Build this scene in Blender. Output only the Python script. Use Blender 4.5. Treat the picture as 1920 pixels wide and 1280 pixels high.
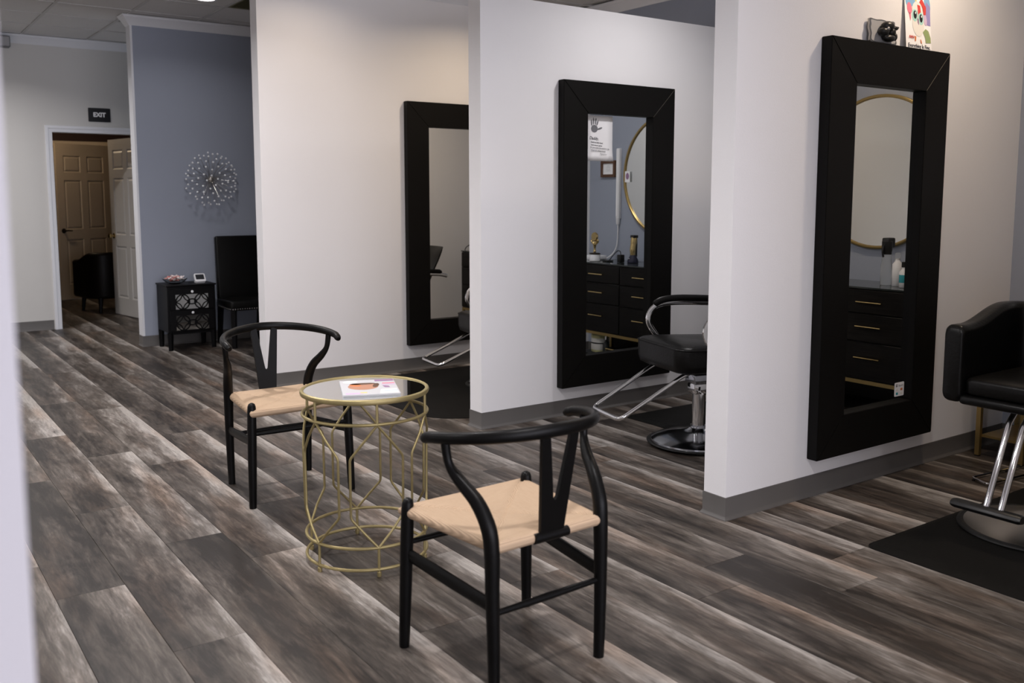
import bpy, bmesh, math, random
from mathutils import Vector, Matrix
random.seed(7)
for o in list(bpy.data.objects): bpy.data.objects.remove(o)
S = bpy.context.scene
COL = S.collection
PI = math.pi
R = math.radians

# ------------------------------------------------------------------ camera
CAM_H = 1.40
cam_d = bpy.data.cameras.new('camera'); cam = bpy.data.objects.new('camera', cam_d); COL.objects.link(cam)
cam.location = (0, 0, CAM_H)
cam.rotation_euler = (R(90 - 6.4275), 0, R(-35.263))
cam_d.sensor_width = 36; cam_d.lens = 36 * 1751.61 / 1920
cam_d.shift_y = -77.88 / 1920
cam_d.clip_start = 0.05
cam_d.dof.use_dof = True; cam_d.dof.focus_distance = 4.6; cam_d.dof.aperture_fstop = 3.2
S.camera = cam
# ------------------------------------------------------------------ world, daylight, exposure
w = bpy.data.worlds.new('world'); S.world = w; w.use_nodes = True
w.node_tree.nodes['Background'].inputs[0].default_value = (0.78, 0.87, 1.0, 1)
w.node_tree.nodes['Background'].inputs[1].default_value = 1.0
S.view_settings.view_transform = 'Standard'; S.view_settings.look = 'None'
S.view_settings.gamma = 1; S.view_settings.use_curve_mapping = False
S.view_settings.exposure = 0.22
def area(name, loc, rot, sx, sy, power, col, spread=180):
    d = bpy.data.lights.new(name, 'AREA'); d.shape = 'RECTANGLE'; d.size = sx; d.size_y = sy
    d.energy = power; d.color = col; d.spread = R(spread)
    o = bpy.data.objects.new(name, d); COL.objects.link(o); o.location = loc; o.rotation_euler = rot
    return o
# added area lamp standing in for daylight from the unseen shop windows
area('daylight_fill', (1.30, -6.36, 1.55), (R(90), 0, 0), 7.0, 2.3, 330, (0.92, 0.90, 1.0))
LAMP_E = 1.0

# ------------------------------------------------------------------ materials
MATS = {}
def nodes_of(m): return m.node_tree.nodes, m.node_tree.links
def mat(name, col, rough=0.5, metal=0.0, spec=0.5, bump=None, var=None, coat=0.0, emit=None, trans=0.0, ior=1.45, alpha=1.0, sheen=0.0):
    m = bpy.data.materials.new(name); m.use_nodes = True
    N, L = nodes_of(m); b = N['Principled BSDF']
    b.inputs['Base Color'].default_value = (*col, 1); b.inputs['Roughness'].default_value = rough
    b.inputs['Metallic'].default_value = metal; b.inputs['Specular IOR Level'].default_value = spec
    b.inputs['Coat Weight'].default_value = coat; b.inputs['Transmission Weight'].default_value = trans
    b.inputs['IOR'].default_value = ior
    if emit: b.inputs['Emission Color'].default_value = (*emit[0], 1); b.inputs['Emission Strength'].default_value = emit[1]
    tc = None
    if bump or var:
        tc = N.new('ShaderNodeTexCoord')
    if var:   # (scale, amount)
        n = N.new('ShaderNodeTexNoise'); n.inputs['Scale'].default_value = var[0]; n.inputs['Detail'].default_value = 4
        L.new(tc.outputs['Object'], n.inputs['Vector'])
        mr = N.new('ShaderNodeMapRange'); mr.inputs[1].default_value = 0.3; mr.inputs[2].default_value = 0.7
        mr.inputs[3].default_value = 1 - var[1]; mr.inputs[4].default_value = 1 + var[1]; L.new(n.outputs[0], mr.inputs[0])
        mx = N.new('ShaderNodeMix'); mx.data_type = 'RGBA'; mx.blend_type = 'MULTIPLY'; mx.inputs[0].default_value = 1
        mx.inputs[6].default_value = (*col, 1); L.new(mr.outputs[0], mx.inputs[7]); L.new(mx.outputs[2], b.inputs['Base Color'])
    if bump:  # (scale, strength)
        n = N.new('ShaderNodeTexNoise'); n.inputs['Scale'].default_value = bump[0]; n.inputs['Detail'].default_value = 3
        L.new(tc.outputs['Object'], n.inputs['Vector'])
        bp = N.new('ShaderNodeBump'); bp.inputs['Strength'].default_value = bump[1]; bp.inputs['Distance'].default_value = 0.01
        L.new(n.outputs[0], bp.inputs['Height']); L.new(bp.outputs[0], b.inputs['Normal'])
    MATS[name] = m
    return m
mat('white_paint', (0.80, 0.79, 0.80), 0.55, spec=0.3, bump=(220, 0.06), var=(1.3, 0.012))
mat('blue_paint', (0.315, 0.345, 0.415), 0.55, spec=0.3, bump=(220, 0.06), var=(1.5, 0.015))
mat('white_paint_dimmed', (0.56, 0.545, 0.575), 0.55, spec=0.3, bump=(220, 0.06)); mat('cream_paint', (0.62, 0.61, 0.585), 0.55, spec=0.3, bump=(220, 0.06))  # foreground wall: white paint darkened to offset strong window light
mat('trim_white', (0.74, 0.75, 0.78), 0.4, spec=0.4)
mat('rubber_base', (0.115, 0.108, 0.103), 0.42, spec=0.4, var=(3, 0.06))
mat('ceiling_tile', (0.62, 0.61, 0.60), 0.9, spec=0.1, bump=(300, 0.25), var=(60, 0.03))
mat('ceiling_grid', (0.50, 0.49, 0.48), 0.6)
mat('room_gloom_brown', (0.030, 0.013, 0.010), 0.8)  # brown darkened in colour to stand for the unlit back room
mat('black_frame', (0.0050, 0.0045, 0.0040), 0.5, spec=0.15, bump=(60, 0.02))
mat('seam_pale', (0.10, 0.09, 0.075), 0.6)
mat('mirror', (0.86, 0.88, 0.87), 0.0, metal=1.0)
mat('chrome', (0.72, 0.72, 0.73), 0.09, metal=1.0)
mat('brushed_steel', (0.50, 0.48, 0.45), 0.28, metal=1.0, bump=(140, 0.04))
mat('black_chrome', (0.36, 0.37, 0.40), 0.14, metal=1.0)
mat('black_leather', (0.0034, 0.0032, 0.0030), 0.34, spec=0.22, bump=(90, 0.10))
mat('brown_leather', (0.006, 0.004, 0.0034), 0.40, spec=0.2, bump=(90, 0.10))
mat('black_plastic', (0.008, 0.008, 0.008), 0.4)
mat('black_wood', (0.0026, 0.0024, 0.0024), 0.40, spec=0.20, bump=(70, 0.04))
mat('black_lacquer', (0.0042, 0.0040, 0.0046), 0.45, spec=0.14)
mat('gold_paint', (0.35, 0.285, 0.135), 0.46, metal=0.65, spec=0.5, var=(30, 0.05))
mat('gold_metal', (0.42, 0.30, 0.12), 0.34, metal=0.9)
mat('brass', (0.62, 0.47, 0.22), 0.22, metal=1.0)
mat('bronze_dark', (0.03, 0.022, 0.017), 0.35, metal=0.7)
mat('door_white', (0.60, 0.585, 0.56), 0.42, spec=0.4)
mat('door_warm_tint', (0.52, 0.43, 0.32), 0.42, spec=0.4)  # warm tint of the back room lamp put into the door colour
mat('mat_rubber', (0.0045, 0.0043, 0.0040), 0.62, spec=0.12, bump=(120, 0.08))
mat('paper', (0.86, 0.86, 0.88), 0.7)
mat('magazine_paper', (0.55, 0.55, 0.57), 0.4); mat('ink', (0.03, 0.03, 0.045), 0.7)
mat('print_grey', (0.16, 0.165, 0.18), 0.7)
mat('white_plastic', (0.74, 0.74, 0.76), 0.35)
mat('exit_white', (.97, .97, .97), 0.5); mat('grey_plastic', (0.16, 0.165, 0.17), 0.5)
mat('screen_dark', (0.03, 0.032, 0.036), 0.15)
mat('glass', (0.95, 0.98, 0.97), 0.02, trans=1.0, ior=1.45)
mat('clear_plastic', (0.93, 0.95, 0.95), 0.08, trans=0.9, ior=1.3)
mat('dark_glass', (0.03, 0.035, 0.035), 0.06, spec=0.6)
mat('sign_black', (0.008, 0.008, 0.009), 0.35)
mat('lamp_lens', (1, 1, 1), 0.4, emit=((1.0, 0.95, 0.88), 9.0))
mat('vent_olive', (0.19, 0.18, 0.11), 0.7)
mat('pink', (0.66, 0.30, 0.27), 0.4); mat('candy_red', (0.52, 0.15, 0.14), 0.35); mat('candy_white', (0.75, 0.66, 0.64), 0.35)
mat('wood_frame', (0.10, 0.045, 0.022), 0.4, bump=(40, 0.1)); mat('pewter', (0.40, 0.39, 0.38), 0.3, metal=0.9)
mat('pewter_dark', (0.02, 0.019, 0.018), 0.35, metal=0.3)
for n, c in dict(c_red=(.62, .06, .05), c_blue=(.22, .42, .66), c_yellow=(.70, .60, .22), c_green=(.25, .42, .16), c_olive=(.30, .36, .17), c_pink=(.74, .20, .28),
                 c_violet=(.30, .26, .52), c_aqua=(.38, .66, .62), c_cream=(.78, .76, .72), c_orange=(.62, .20, .07), c_mauve=(.30, .17, .30), c_skin=(.45, .22, .14),
                 c_lilac=(.60, .45, .62), c_black=(.012, .012, .014), c_grey=(.35, .35, .36), c_teal=(.03, .30, .36), c_label=(.62, .60, .30), c_navy=(.01, .01, .03)).items(): mat(n, c, 0.6)

def wood_black_material():
    m = mat('dresser_wood', (0.010, 0.0085, 0.008), 0.45, spec=0.18)
    N, L = nodes_of(m); b = N['Principled BSDF']
    tc = N.new('ShaderNodeTexCoord'); mp = N.new('ShaderNodeMapping'); mp.inputs['Scale'].default_value = (60, 2.5, 60)
    n = N.new('ShaderNodeTexNoise'); n.inputs['Scale'].default_value = 2; n.inputs['Detail'].default_value = 5
    cr = N.new('ShaderNodeValToRGB'); cr.color_ramp.elements[0].position = .35; cr.color_ramp.elements[1].position = .75
    cr.color_ramp.elements[0].color = (.003, .0026, .0024, 1); cr.color_ramp.elements[1].color = (.012, .010, .009, 1)
    L.new(tc.outputs['Object'], mp.inputs[0]); L.new(mp.outputs[0], n.inputs['Vector']); L.new(n.outputs[0], cr.inputs[0]); L.new(cr.outputs[0], b.inputs['Base Color'])
wood_black_material()

def cord_material():
    m = mat('paper_cord', (0.62, 0.43, 0.26), 0.75, spec=0.25)
    N, L = nodes_of(m); b = N['Principled BSDF']
    uv = N.new('ShaderNodeUVMap'); uv.uv_map = 'UVMap'
    wv = N.new('ShaderNodeTexWave'); wv.wave_type = 'BANDS'; wv.bands_direction = 'Y'; wv.inputs['Scale'].default_value = 66; wv.inputs['Distortion'].default_value = 0.0
    wv.inputs['Detail'].default_value = 1
    L.new(uv.outputs[0], wv.inputs['Vector'])
    bp = N.new('ShaderNodeBump'); bp.inputs['Strength'].default_value = 0.5; bp.inputs['Distance'].default_value = 0.002
    L.new(wv.outputs[1], bp.inputs['Height']); L.new(bp.outputs[0], b.inputs['Normal'])
    n = N.new('ShaderNodeTexNoise'); n.inputs['Scale'].default_value = 4.0; mp = N.new('ShaderNodeMapping'); mp.inputs['Scale'].default_value = (5, 60, 1)
    L.new(uv.outputs[0], mp.inputs[0]); L.new(mp.outputs[0], n.inputs['Vector'])
    cr = N.new('ShaderNodeValToRGB'); cr.color_ramp.elements[0].position = .3; cr.color_ramp.elements[1].position = .7
    cr.color_ramp.elements[0].color = (.53, .378, .252, 1); cr.color_ramp.elements[1].color = (.58, .420, .286, 1)
    L.new(n.outputs[0], cr.inputs[0])
    mx = N.new('ShaderNodeMix'); mx.data_type = 'RGBA'; mx.blend_type = 'MULTIPLY'; mx.inputs[0].default_value = .22
    L.new(cr.outputs[0], mx.inputs[6]); L.new(wv.outputs[0], mx.inputs[7]); L.new(mx.outputs[2], b.inputs['Base Color'])
cord_material()

def plank_material():
    m = mat('vinyl_plank', (0.2, 0.17, 0.15), 0.45, spec=0.45)
    N, L = nodes_of(m); b = N['Principled BSDF']
    def nd(t, **k):
        n = N.new(t)
        for a, v in k.items(): setattr(n, a, v)
        return n
    def val(n, **k):
        for a, v in k.items(): n.inputs[a].default_value = v
        return n
    tc = nd('ShaderNodeTexCoord'); oi = nd('ShaderNodeObjectInfo')
    # a random offset for every plank
    mul = nd('ShaderNodeMath', operation='MULTIPLY'); mul.inputs[1].default_value = 57.0; L.new(oi.outputs['Random'], mul.inputs[0])
    cmb = nd('ShaderNodeCombineXYZ'); L.new(mul.outputs[0], cmb.inputs[0]); L.new(mul.outputs[0], cmb.inputs[1]); L.new(mul.outputs[0], cmb.inputs[2])
    add = nd('ShaderNodeVectorMath', operation='ADD'); L.new(tc.outputs['Object'], add.inputs[0]); L.new(cmb.outputs[0], add.inputs[1])
    def noise(scale, sx, sy, detail=4, rough=.55, dist=0.0):
        mp = nd('ShaderNodeMapping'); mp.inputs['Scale'].default_value = (sx, sy, 1); L.new(add.outputs[0], mp.inputs[0])
        n = nd('ShaderNodeTexNoise'); val(n, Scale=scale, Detail=detail, Roughness=rough, Distortion=dist); L.new(mp.outputs[0], n.inputs['Vector']); return n
    broad = noise(1.0, 8, 1.0, 5, .6, .5)          # long light and dark bands
    patch = noise(1.0, 17, 4.0, 7, .66, .8)         # small blotches
    streak = noise(1.0, 55, 6.0, 8, .72, .6)        # streaks
    fine = noise(1.0, 110, 8, 7, .72, .6)          # grain
    hue = noise(1.0, 6, 1.2, 2)
    # gradient across the plank: one long edge is printed paler
    sp = nd('ShaderNodeSeparateXYZ'); L.new(tc.outputs['Object'], sp.inputs[0])
    gr = nd('ShaderNodeMapRange'); gr.inputs[1].default_value = -.114; gr.inputs[2].default_value = .114; gr.inputs[3].default_value = 0; gr.inputs[4].default_value = 1
    L.new(sp.outputs[0], gr.inputs[0])
    pw = nd('ShaderNodeMath', operation='POWER'); pw.inputs[1].default_value = 2.4; L.new(gr.outputs[0], pw.inputs[0])
    gp = nd('ShaderNodeMath', operation='MULTIPLY'); L.new(pw.outputs[0], gp.inputs[0])
    ga = nd('ShaderNodeMapRange'); ga.inputs[3].default_value = .05; ga.inputs[4].default_value = .58; L.new(oi.outputs['Random'], ga.inputs[0]); L.new(ga.outputs[0], gp.inputs[1])
    def madd(a, k, c):
        n = nd('ShaderNodeMath', operation='MULTIPLY_ADD'); L.new(a, n.inputs[0]); n.inputs[1].default_value = k
        if isinstance(c, float): n.inputs[2].default_value = c
        else: L.new(c, n.inputs[2])
        return n.outputs[0]
    t = madd(broad.outputs[0], .95, -.44)
    t = madd(patch.outputs[0], .52, madd(streak.outputs[0], .46, madd(gp.outputs[0], 1.0, t)))
    fr = nd('ShaderNodeMath', operation='FRACT'); m7 = nd('ShaderNodeMath', operation='MULTIPLY'); m7.inputs[1].default_value = 7.31; L.new(oi.outputs['Random'], m7.inputs[0]); L.new(m7.outputs[0], fr.inputs[0])
    t = madd(madd(fr.outputs[0], .12, madd(t, 1.0, -.20)), 1.16, -.085)
    cr = nd('ShaderNodeValToRGB'); e = cr.color_ramp.elements
    e[0].position = .22; e[0].color = (.016, .0122, .0100, 1); e[1].position = .82; e[1].color = (.325, .300, .276, 1)
    x = e.new(.40); x.color = (.058, .0475, .0395, 1); x = e.new(.56); x.color = (.120, .103, .089, 1)
    L.new(t, cr.inputs[0])
    # brown drift
    hr = nd('ShaderNodeMapRange'); hr.inputs[1].default_value = .50; hr.inputs[2].default_value = .72; hr.inputs[3].default_value = 0; hr.inputs[4].default_value = .55; L.new(hue.outputs[0], hr.inputs[0])
    mh = nd('ShaderNodeMix', data_type='RGBA', blend_type='MULTIPLY'); L.new(hr.outputs[0], mh.inputs[0]); L.new(cr.outputs[0], mh.inputs[6]); mh.inputs[7].default_value = (1.05, .76, .56, 1)
    # grain, dark and pale
    fg = nd('ShaderNodeMapRange'); fg.inputs[1].default_value = .3; fg.inputs[2].default_value = .72; fg.inputs[3].default_value = .58; fg.inputs[4].default_value = 1.45; L.new(fine.outputs[0], fg.inputs[0])
    mg = nd('ShaderNodeMix', data_type='RGBA', blend_type='MULTIPLY'); mg.inputs[0].default_value = 1; L.new(mh.outputs[2], mg.inputs[6]); L.new(fg.outputs[0], mg.inputs[7])
    # knots: sparse rings
    mpk = nd('ShaderNodeMapping'); mpk.inputs['Scale'].default_value = (4.2, 2.1, 1); L.new(add.outputs[0], mpk.inputs[0])
    vo = nd('ShaderNodeTexVoronoi'); val(vo, Scale=1.0, Randomness=1.0); L.new(mpk.outputs[0], vo.inputs['Vector'])
    kn = nd('ShaderNodeMapRange'); kn.inputs[1].default_value = .02; kn.inputs[2].default_value = .17; kn.inputs[3].default_value = .95; kn.inputs[4].default_value = 0; L.new(vo.outputs['Distance'], kn.inputs[0])
    km = nd('ShaderNodeMath', operation='MULTIPLY'); kst = nd('ShaderNodeMapRange'); kst.inputs[1].default_value = .35; kst.inputs[2].default_value = .6; L.new(streak.outputs[0], kst.inputs[0]); L.new(kn.outputs[0], km.inputs[0]); L.new(kst.outputs[0], km.inputs[1])
    mk = nd('ShaderNodeMix', data_type='RGBA', blend_type='MIX'); L.new(km.outputs[0], mk.inputs[0]); L.new(mg.outputs[2], mk.inputs[6]); mk.inputs[7].default_value = (.028, .021, .018, 1)
    L.new(mk.outputs[2], b.inputs['Base Color'])
    rr = nd('ShaderNodeMapRange'); rr.inputs[3].default_value = .36; rr.inputs[4].default_value = .54; L.new(fine.outputs[0], rr.inputs[0]); L.new(rr.outputs[0], b.inputs['Roughness'])
    bp = nd('ShaderNodeBump'); val(bp, Strength=.14, Distance=.004); L.new(fine.outputs[0], bp.inputs['Height']); L.new(bp.outputs[0], b.inputs['Normal'])
plank_material()

# ------------------------------------------------------------------ mesh helpers
class MB:
    def __init__(s): s.v = []; s.f = []
    def add(s, vs, fs):
        o = len(s.v); s.v += [tuple(p) for p in vs]; s.f += [tuple(i + o for i in f) for f in fs]; return s
    def box(s, x0, x1, y0, y1, z0, z1, M=None):
        vs = [Vector((x, y, z)) for z in (z0, z1) for y in (y0, y1) for x in (x0, x1)]
        if M: vs = [M @ v for v in vs]
        return s.add(vs, [(0, 2, 3, 1), (4, 5, 7, 6), (0, 1, 5, 4), (2, 6, 7, 3), (0, 4, 6, 2), (1, 3, 7, 5)])
    def bbox(s, x0, x1, y0, y1, z0, z1, r=.01, seg=2, M=None):
        bm = bmesh.new(); bmesh.ops.create_cube(bm, size=1)
        for v in bm.verts: v.co = Vector(((x0 + x1) / 2 + v.co.x * (x1 - x0), (y0 + y1) / 2 + v.co.y * (y1 - y0), (z0 + z1) / 2 + v.co.z * (z1 - z0)))
        bmesh.ops.bevel(bm, geom=bm.edges[:], offset=r, segments=seg, affect='EDGES', profile=.5)
        bm.verts.ensure_lookup_table(); bm.verts.index_update()
        s.add([(M @ v.co if M else v.co) for v in bm.verts], [[v.index for v in f.verts] for f in bm.faces]); bm.free(); return s
    def tube(s, pts, r, n=10, cap=True, closed=False, flat=None, up=None):
        """pts path; r radius or list; flat: (a,b) multipliers of the section along side/up"""
        P = [Vector(p) for p in pts]; k = len(P); rs = r if isinstance(r, (list, tuple)) else [r] * k
        T = []
        for i in range(k):
            a = P[i - 1] if (i > 0 or closed) else P[i]; c = P[(i + 1) % k] if (i < k - 1 or closed) else P[i]
            T.append((c - a).normalized())
        u = Vector(up) if up else (Vector((0, 0, 1)) if abs(T[0].z) < .9 else Vector((0, 1, 0)))
        rings = []
        for i in range(k):
            if up: uu = Vector(up)
            else: uu = u
            sd = T[i].cross(uu)
            if sd.length < 1e-5: sd = Vector((1, 0, 0))
            sd.normalize(); nu = sd.cross(T[i]).normalized(); u = nu
            fa, fb = flat[i] if isinstance(flat, list) else (flat or (1, 1))
            rings.append([P[i] + (sd * math.cos(2 * PI * j / n) * fa + nu * math.sin(2 * PI * j / n) * fb) * rs[i] for j in range(n)])
        vs = [p for ring in rings for p in ring]; fs = []
        for i in range(k if closed else k - 1):
            a = i * n; b = ((i + 1) % k) * n
            for j in range(n): fs.append((a + j, a + (j + 1) % n, b + (j + 1) % n, b + j))
        if cap and not closed: fs.append(tuple(range(n))[::-1]); fs.append(tuple((k - 1) * n + j for j in range(n)))
        return s.add(vs, fs)
    def lathe(s, prof, n=32, M=None, c=(0, 0)):
        vs = []; fs = []; k = len(prof)
        for r, z in prof:
            for j in range(n):
                p = Vector((c[0] + r * math.cos(2 * PI * j / n), c[1] + r * math.sin(2 * PI * j / n), z)); vs.append(M @ p if M else p)
        for i in range(k - 1):
            for j in range(n): fs.append((i * n + j, i * n + (j + 1) % n, (i + 1) * n + (j + 1) % n, (i + 1) * n + j))
        fs.append(tuple(range(n))[::-1]); fs.append(tuple((k - 1) * n + j for j in range(n)))
        return s.add(vs, fs)
    def prism(s, poly, d0, d1, M=None):
        """poly in xy, extruded in z from d0 to d1, then M"""
        k = len(poly); vs = [Vector((x, y, d0)) for x, y in poly] + [Vector((x, y, d1)) for x, y in poly]
        if M: vs = [M @ v for v in vs]
        return s.add(vs, [tuple(range(k))[::-1], tuple(range(k, 2 * k))] + [(i, (i + 1) % k, k + (i + 1) % k, k + i) for i in range(k)])
    def sphere(s, c, r, n=10, m=7, sc=(1, 1, 1), M=None):
        vs = []; fs = []
        for i in range(m + 1):
            t = PI * i / m
            for j in range(n):
                p = Vector((c[0] + r * sc[0] * math.sin(t) * math.cos(2 * PI * j / n), c[1] + r * sc[1] * math.sin(t) * math.sin(2 * PI * j / n), c[2] + r * sc[2] * math.cos(t))); vs.append(M @ p if M else p)
        for i in range(m):
            for j in range(n): fs.append((i * n + j, (i + 1) * n + j, (i + 1) * n + (j + 1) % n, i * n + (j + 1) % n))
        return s.add(vs, fs)
    def mesh(s, name, m, smooth=True, ang=38):
        me = bpy.data.meshes.new(name); me.from_pydata(s.v, [], s.f); 
        bm = bmesh.new(); bm.from_mesh(me); bmesh.ops.remove_doubles(bm, verts=bm.verts, dist=1e-6); bmesh.ops.recalc_face_normals(bm, faces=bm.faces); bm.to_mesh(me); bm.free()
        me.materials.append(MATS[m])
        if smooth:
            me.polygons.foreach_set('use_smooth', [True] * len(me.polygons)); me.set_sharp_from_angle(angle=R(ang))
        me.update(); return me
    def build(s, name, m, parent=None, smooth=True, label=None, ang=38):
        return link(name, s.mesh(name, m, smooth, ang), parent, label)
def link(name, data, parent=None, label=None):
    o = bpy.data.objects.new(name, data); COL.objects.link(o)
    if parent: o.parent = parent
    if label: o['label'] = label
    return o
def tag(o, label, cat, group=None, kind=None):
    o['label'] = label; o['category'] = cat
    if group: o['group'] = group
    if kind: o['kind'] = kind
    return o
def thing(name, label, cat, loc=(0, 0, 0), rz=0, group=None):
    o = bpy.data.objects.new(name, None); COL.objects.link(o); o.empty_display_size = .1
    o.location = loc; o.rotation_euler = (0, 0, rz); return tag(o, label, cat, group)
def struct(o, label=None, cat=None):
    o['kind'] = 'structure'
    if label: o['label'] = label
    if cat: o['category'] = cat
    return o
def copy_tree(o, parent=None):
    c = o.copy(); COL.objects.link(c); c.parent = parent
    for ch in [x for x in list(bpy.data.objects) if x.parent == o]: copy_tree(ch, c)
    return c
def smooth_path(pts, k=6):
    P = [Vector(p) for p in pts]; out = []
    for i in range(len(P) - 1):
        p0 = P[max(i - 1, 0)]; p1 = P[i]; p2 = P[i + 1]; p3 = P[min(i + 2, len(P) - 1)]
        for j in range(k):
            t = j / k
            out.append(.5 * ((2 * p1) + (p2 - p0) * t + (2 * p0 - 5 * p1 + 4 * p2 - p3) * t * t + (3 * p1 - p0 - 3 * p2 + p3) * t ** 3))
    out.append(P[-1]); return out
def lerp_list(ks, n):
    out = []
    for i in range(n):
        t = i / (n - 1) * (len(ks) - 1); a = min(int(t), len(ks) - 2); f = t - a; out.append(ks[a] * (1 - f) + ks[a + 1] * f)
    return out
def fillet(pts, r, k=5):
    """round the inner corners of a polyline"""
    P = [Vector(p) for p in pts]; out = [P[0]]
    for i in range(1, len(P) - 1):
        a = (P[i - 1] - P[i]).normalized(); b = (P[i + 1] - P[i]).normalized(); s = P[i] + a * r; e = P[i] + b * r
        for j in range(k + 1):
            t = j / k; out.append((1 - t) ** 2 * s + 2 * t * (1 - t) * P[i] + t * t * e)
    out.append(P[-1]); return out
def sweep(mb, prof, path, closed=False):
    """sweep a (offset, z) profile along a plan path; offset goes to the right of travel"""
    P = [Vector((p[0], p[1])) for p in path]; k = len(P); rings = []
    for i in range(k):
        ds = []
        if i > 0 or closed: ds.append((P[i] - P[i - 1]).normalized())
        if i < k - 1 or closed: ds.append((P[(i + 1) % k] - P[i]).normalized())
        ns = [Vector((d.y, -d.x)) for d in ds]; n = sum(ns, Vector((0, 0))).normalized(); sc = 1 / max(n.dot(ns[0]), .3)
        rings.append([(P[i].x + n.x * d * sc, P[i].y + n.y * d * sc, z) for d, z in prof])
    m = len(prof); vs = [p for r in rings for p in r]; fs = []
    for i in range(k if closed else k - 1):
        a = i * m; b = ((i + 1) % k) * m
        for j in range(m): fs.append((a + j, a + (j + 1) % m, b + (j + 1) % m, b + j))
    if not closed: fs += [tuple(range(m)), tuple((k - 1) * m + j for j in range(m))[::-1]]
    return mb.add(vs, fs)
def rrect(w, h, r, k=4, cx=0, cy=0):
    out = []
    for sx, sy, a0 in ((1, 1, 0), (-1, 1, 90), (-1, -1, 180), (1, -1, 270)):
        for j in range(k + 1):
            a = R(a0 + 90 * j / k); out.append((cx + sx * (w / 2 - r) + r * math.cos(a), cy + sy * (h / 2 - r) + r * math.sin(a)))
    return out
def text_obj(name, body, size, m, parent, M, shear=0.0, align='CENTER', ext=0.0004, label=None, width=None, bold=0.0):
    cu = bpy.data.curves.new(name, 'FONT'); cu.body = body; cu.size = size; cu.align_x = align; cu.align_y = 'CENTER'; cu.shear = shear; cu.extrude = ext; cu.offset = bold; cu.resolution_u = 3
    t = bpy.data.objects.new(name, cu); COL.objects.link(t)
    me = bpy.data.meshes.new_from_object(t); COL.objects.unlink(t); bpy.data.objects.remove(t)
    if width and len(me.vertices):
        xs = [v.co.x for v in me.vertices]; k = width / max(max(xs) - min(xs), 1e-6)
        for v in me.vertices: v.co.x *= k
    me.transform(M); me.materials.clear(); me.materials.append(MATS[m]); me.name = name
    return link(name, me, parent, label)
def FRAME(o, x, z):   # matrix: local x -> x, local y -> z (up), local z -> out
    x = Vector(x).normalized(); u = Vector(z).normalized(); n = x.cross(u)
    M = Matrix.Identity(4)
    for i in range(3): M[i][0] = x[i]; M[i][1] = u[i]; M[i][2] = n[i]; M[i][3] = o[i]
    return M

# ------------------------------------------------------------------ setting
CE = 2.99                     # ceiling height
Y3, Y2, Y1 = 2.661, 4.587, 6.498   # faces of the three partitions
XR = 5.325                    # blue side wall of the bays
YB, YF = 8.95, 10.665
PT = 2.545                    # top of the low partitions

def wall(name, m, boxes, label):
    mb = MB()
    for b in boxes: mb.box(*b)
    return struct(mb.build(name, m, smooth=False), label, 'wall')
wall('wall_partition_near', 'white_paint', [(3.010, XR, Y3, Y3 + .125, 0, PT)], 'white partition wall on the right carrying the nearest black mirror')
wall('wall_partition_middle', 'white_paint', [(3.020, XR, Y2, Y2 + .125, 0, PT)], 'white partition wall in the middle carrying the mirror with the paper note')
wall('wall_partition_far', 'white_paint', [(2.410, XR, Y1, Y1 + .125, 0, CE)], 'white full height partition wall behind the wicker chairs')
wall('wall_right', 'blue_paint', [(XR, XR + .12, -6.4, YB, 0, CE)], 'blue side wall behind the dressers at the right')
bw = wall('wall_blue', 'blue_paint', [(2.168, XR + .12, YB, YB + .13, 0, CE)], 'grey blue wall with the starburst ornament')
e = MB(); e.box(2.150, 2.1685, YB - .004, YB + .134, 0, CE - .085); struct(e.build('trim_corner', 'trim_white', smooth=False), 'white end strip of the grey blue wall', 'trim')
DX0, DX1, DZ = 1.755, 2.672, 2.04
wall('wall_back', 'cream_paint', [(-2.6, DX0 - .02, YF, YF + .12, 0, CE), (DX1 + .02, XR + .12, YF, YF + .12, 0, CE), (DX0 - .02, DX1 + .02, YF, YF + .12, DZ + .02, CE)], 'pale back wall with the doorway and exit sign')
def holes_wall(name, m, axis, at, th, a0, a1, wins, z0, z1, label):
    mb = MB(); xs = [a0] + [v for w_ in wins for v in w_] + [a1]
    def bx(u0, u1, q0, q1):
        if axis == 'x': mb.box(u0, u1, at, at + th, q0, q1)
        else: mb.box(at, at + th, u0, u1, q0, q1)
    for i in range(0, len(xs), 2): bx(xs[i], xs[i + 1], 0, CE)
    for w_ in wins: bx(w_[0], w_[1], 0, z0); bx(w_[0], w_[1], z1, CE)
    return struct(mb.build(name, m, smooth=False), label, 'wall')
FW = [(-2.2, -.4), (-.2, 1.6), (1.8, 3.6), (3.8, 5.0)]
holes_wall('wall_front', 'white_paint', 'x', -6.52, .12, -2.6, XR + .12, FW, .4, 2.7, 'white front wall with shop windows behind the camera')
wall('wall_left', 'white_paint', [(-2.72, -2.60, -6.4, YF, 0, CE)], 'pale left wall of the salon outside the view')
wall('wall_partition_front', 'white_paint', [(3.010, XR, .735, .860, 0, PT)], 'white partition wall of the nearest bay outside the view at the right')
wi = 1
for axis, W in (('x', FW),):
    for a, b in W:
        f = MB(); g = MB()
        def bx(mb, u0, u1, d0, d1, q0, q1):
            if axis == 'x': mb.box(u0, u1, -6.52 + d0, -6.52 + d1, q0, q1)
            else: mb.box(-2.72 + d0, -2.72 + d1, u0, u1, q0, q1)
        for u0, u1, q0, q1 in ((a, a + .05, .4, 2.7), (b - .05, b, .4, 2.7), (a, b, .4, .45), (a, b, 2.65, 2.7)): bx(f, u0, u1, .02, .10, q0, q1)
        bx(g, a + .05, b - .05, .05, .056, .45, 2.65)
        fo = struct(f.build('window_%d' % wi, 'trim_white', smooth=False), 'white framed shop window', 'window'); g.build('pane', 'glass', fo, smooth=False); wi += 1
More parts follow.
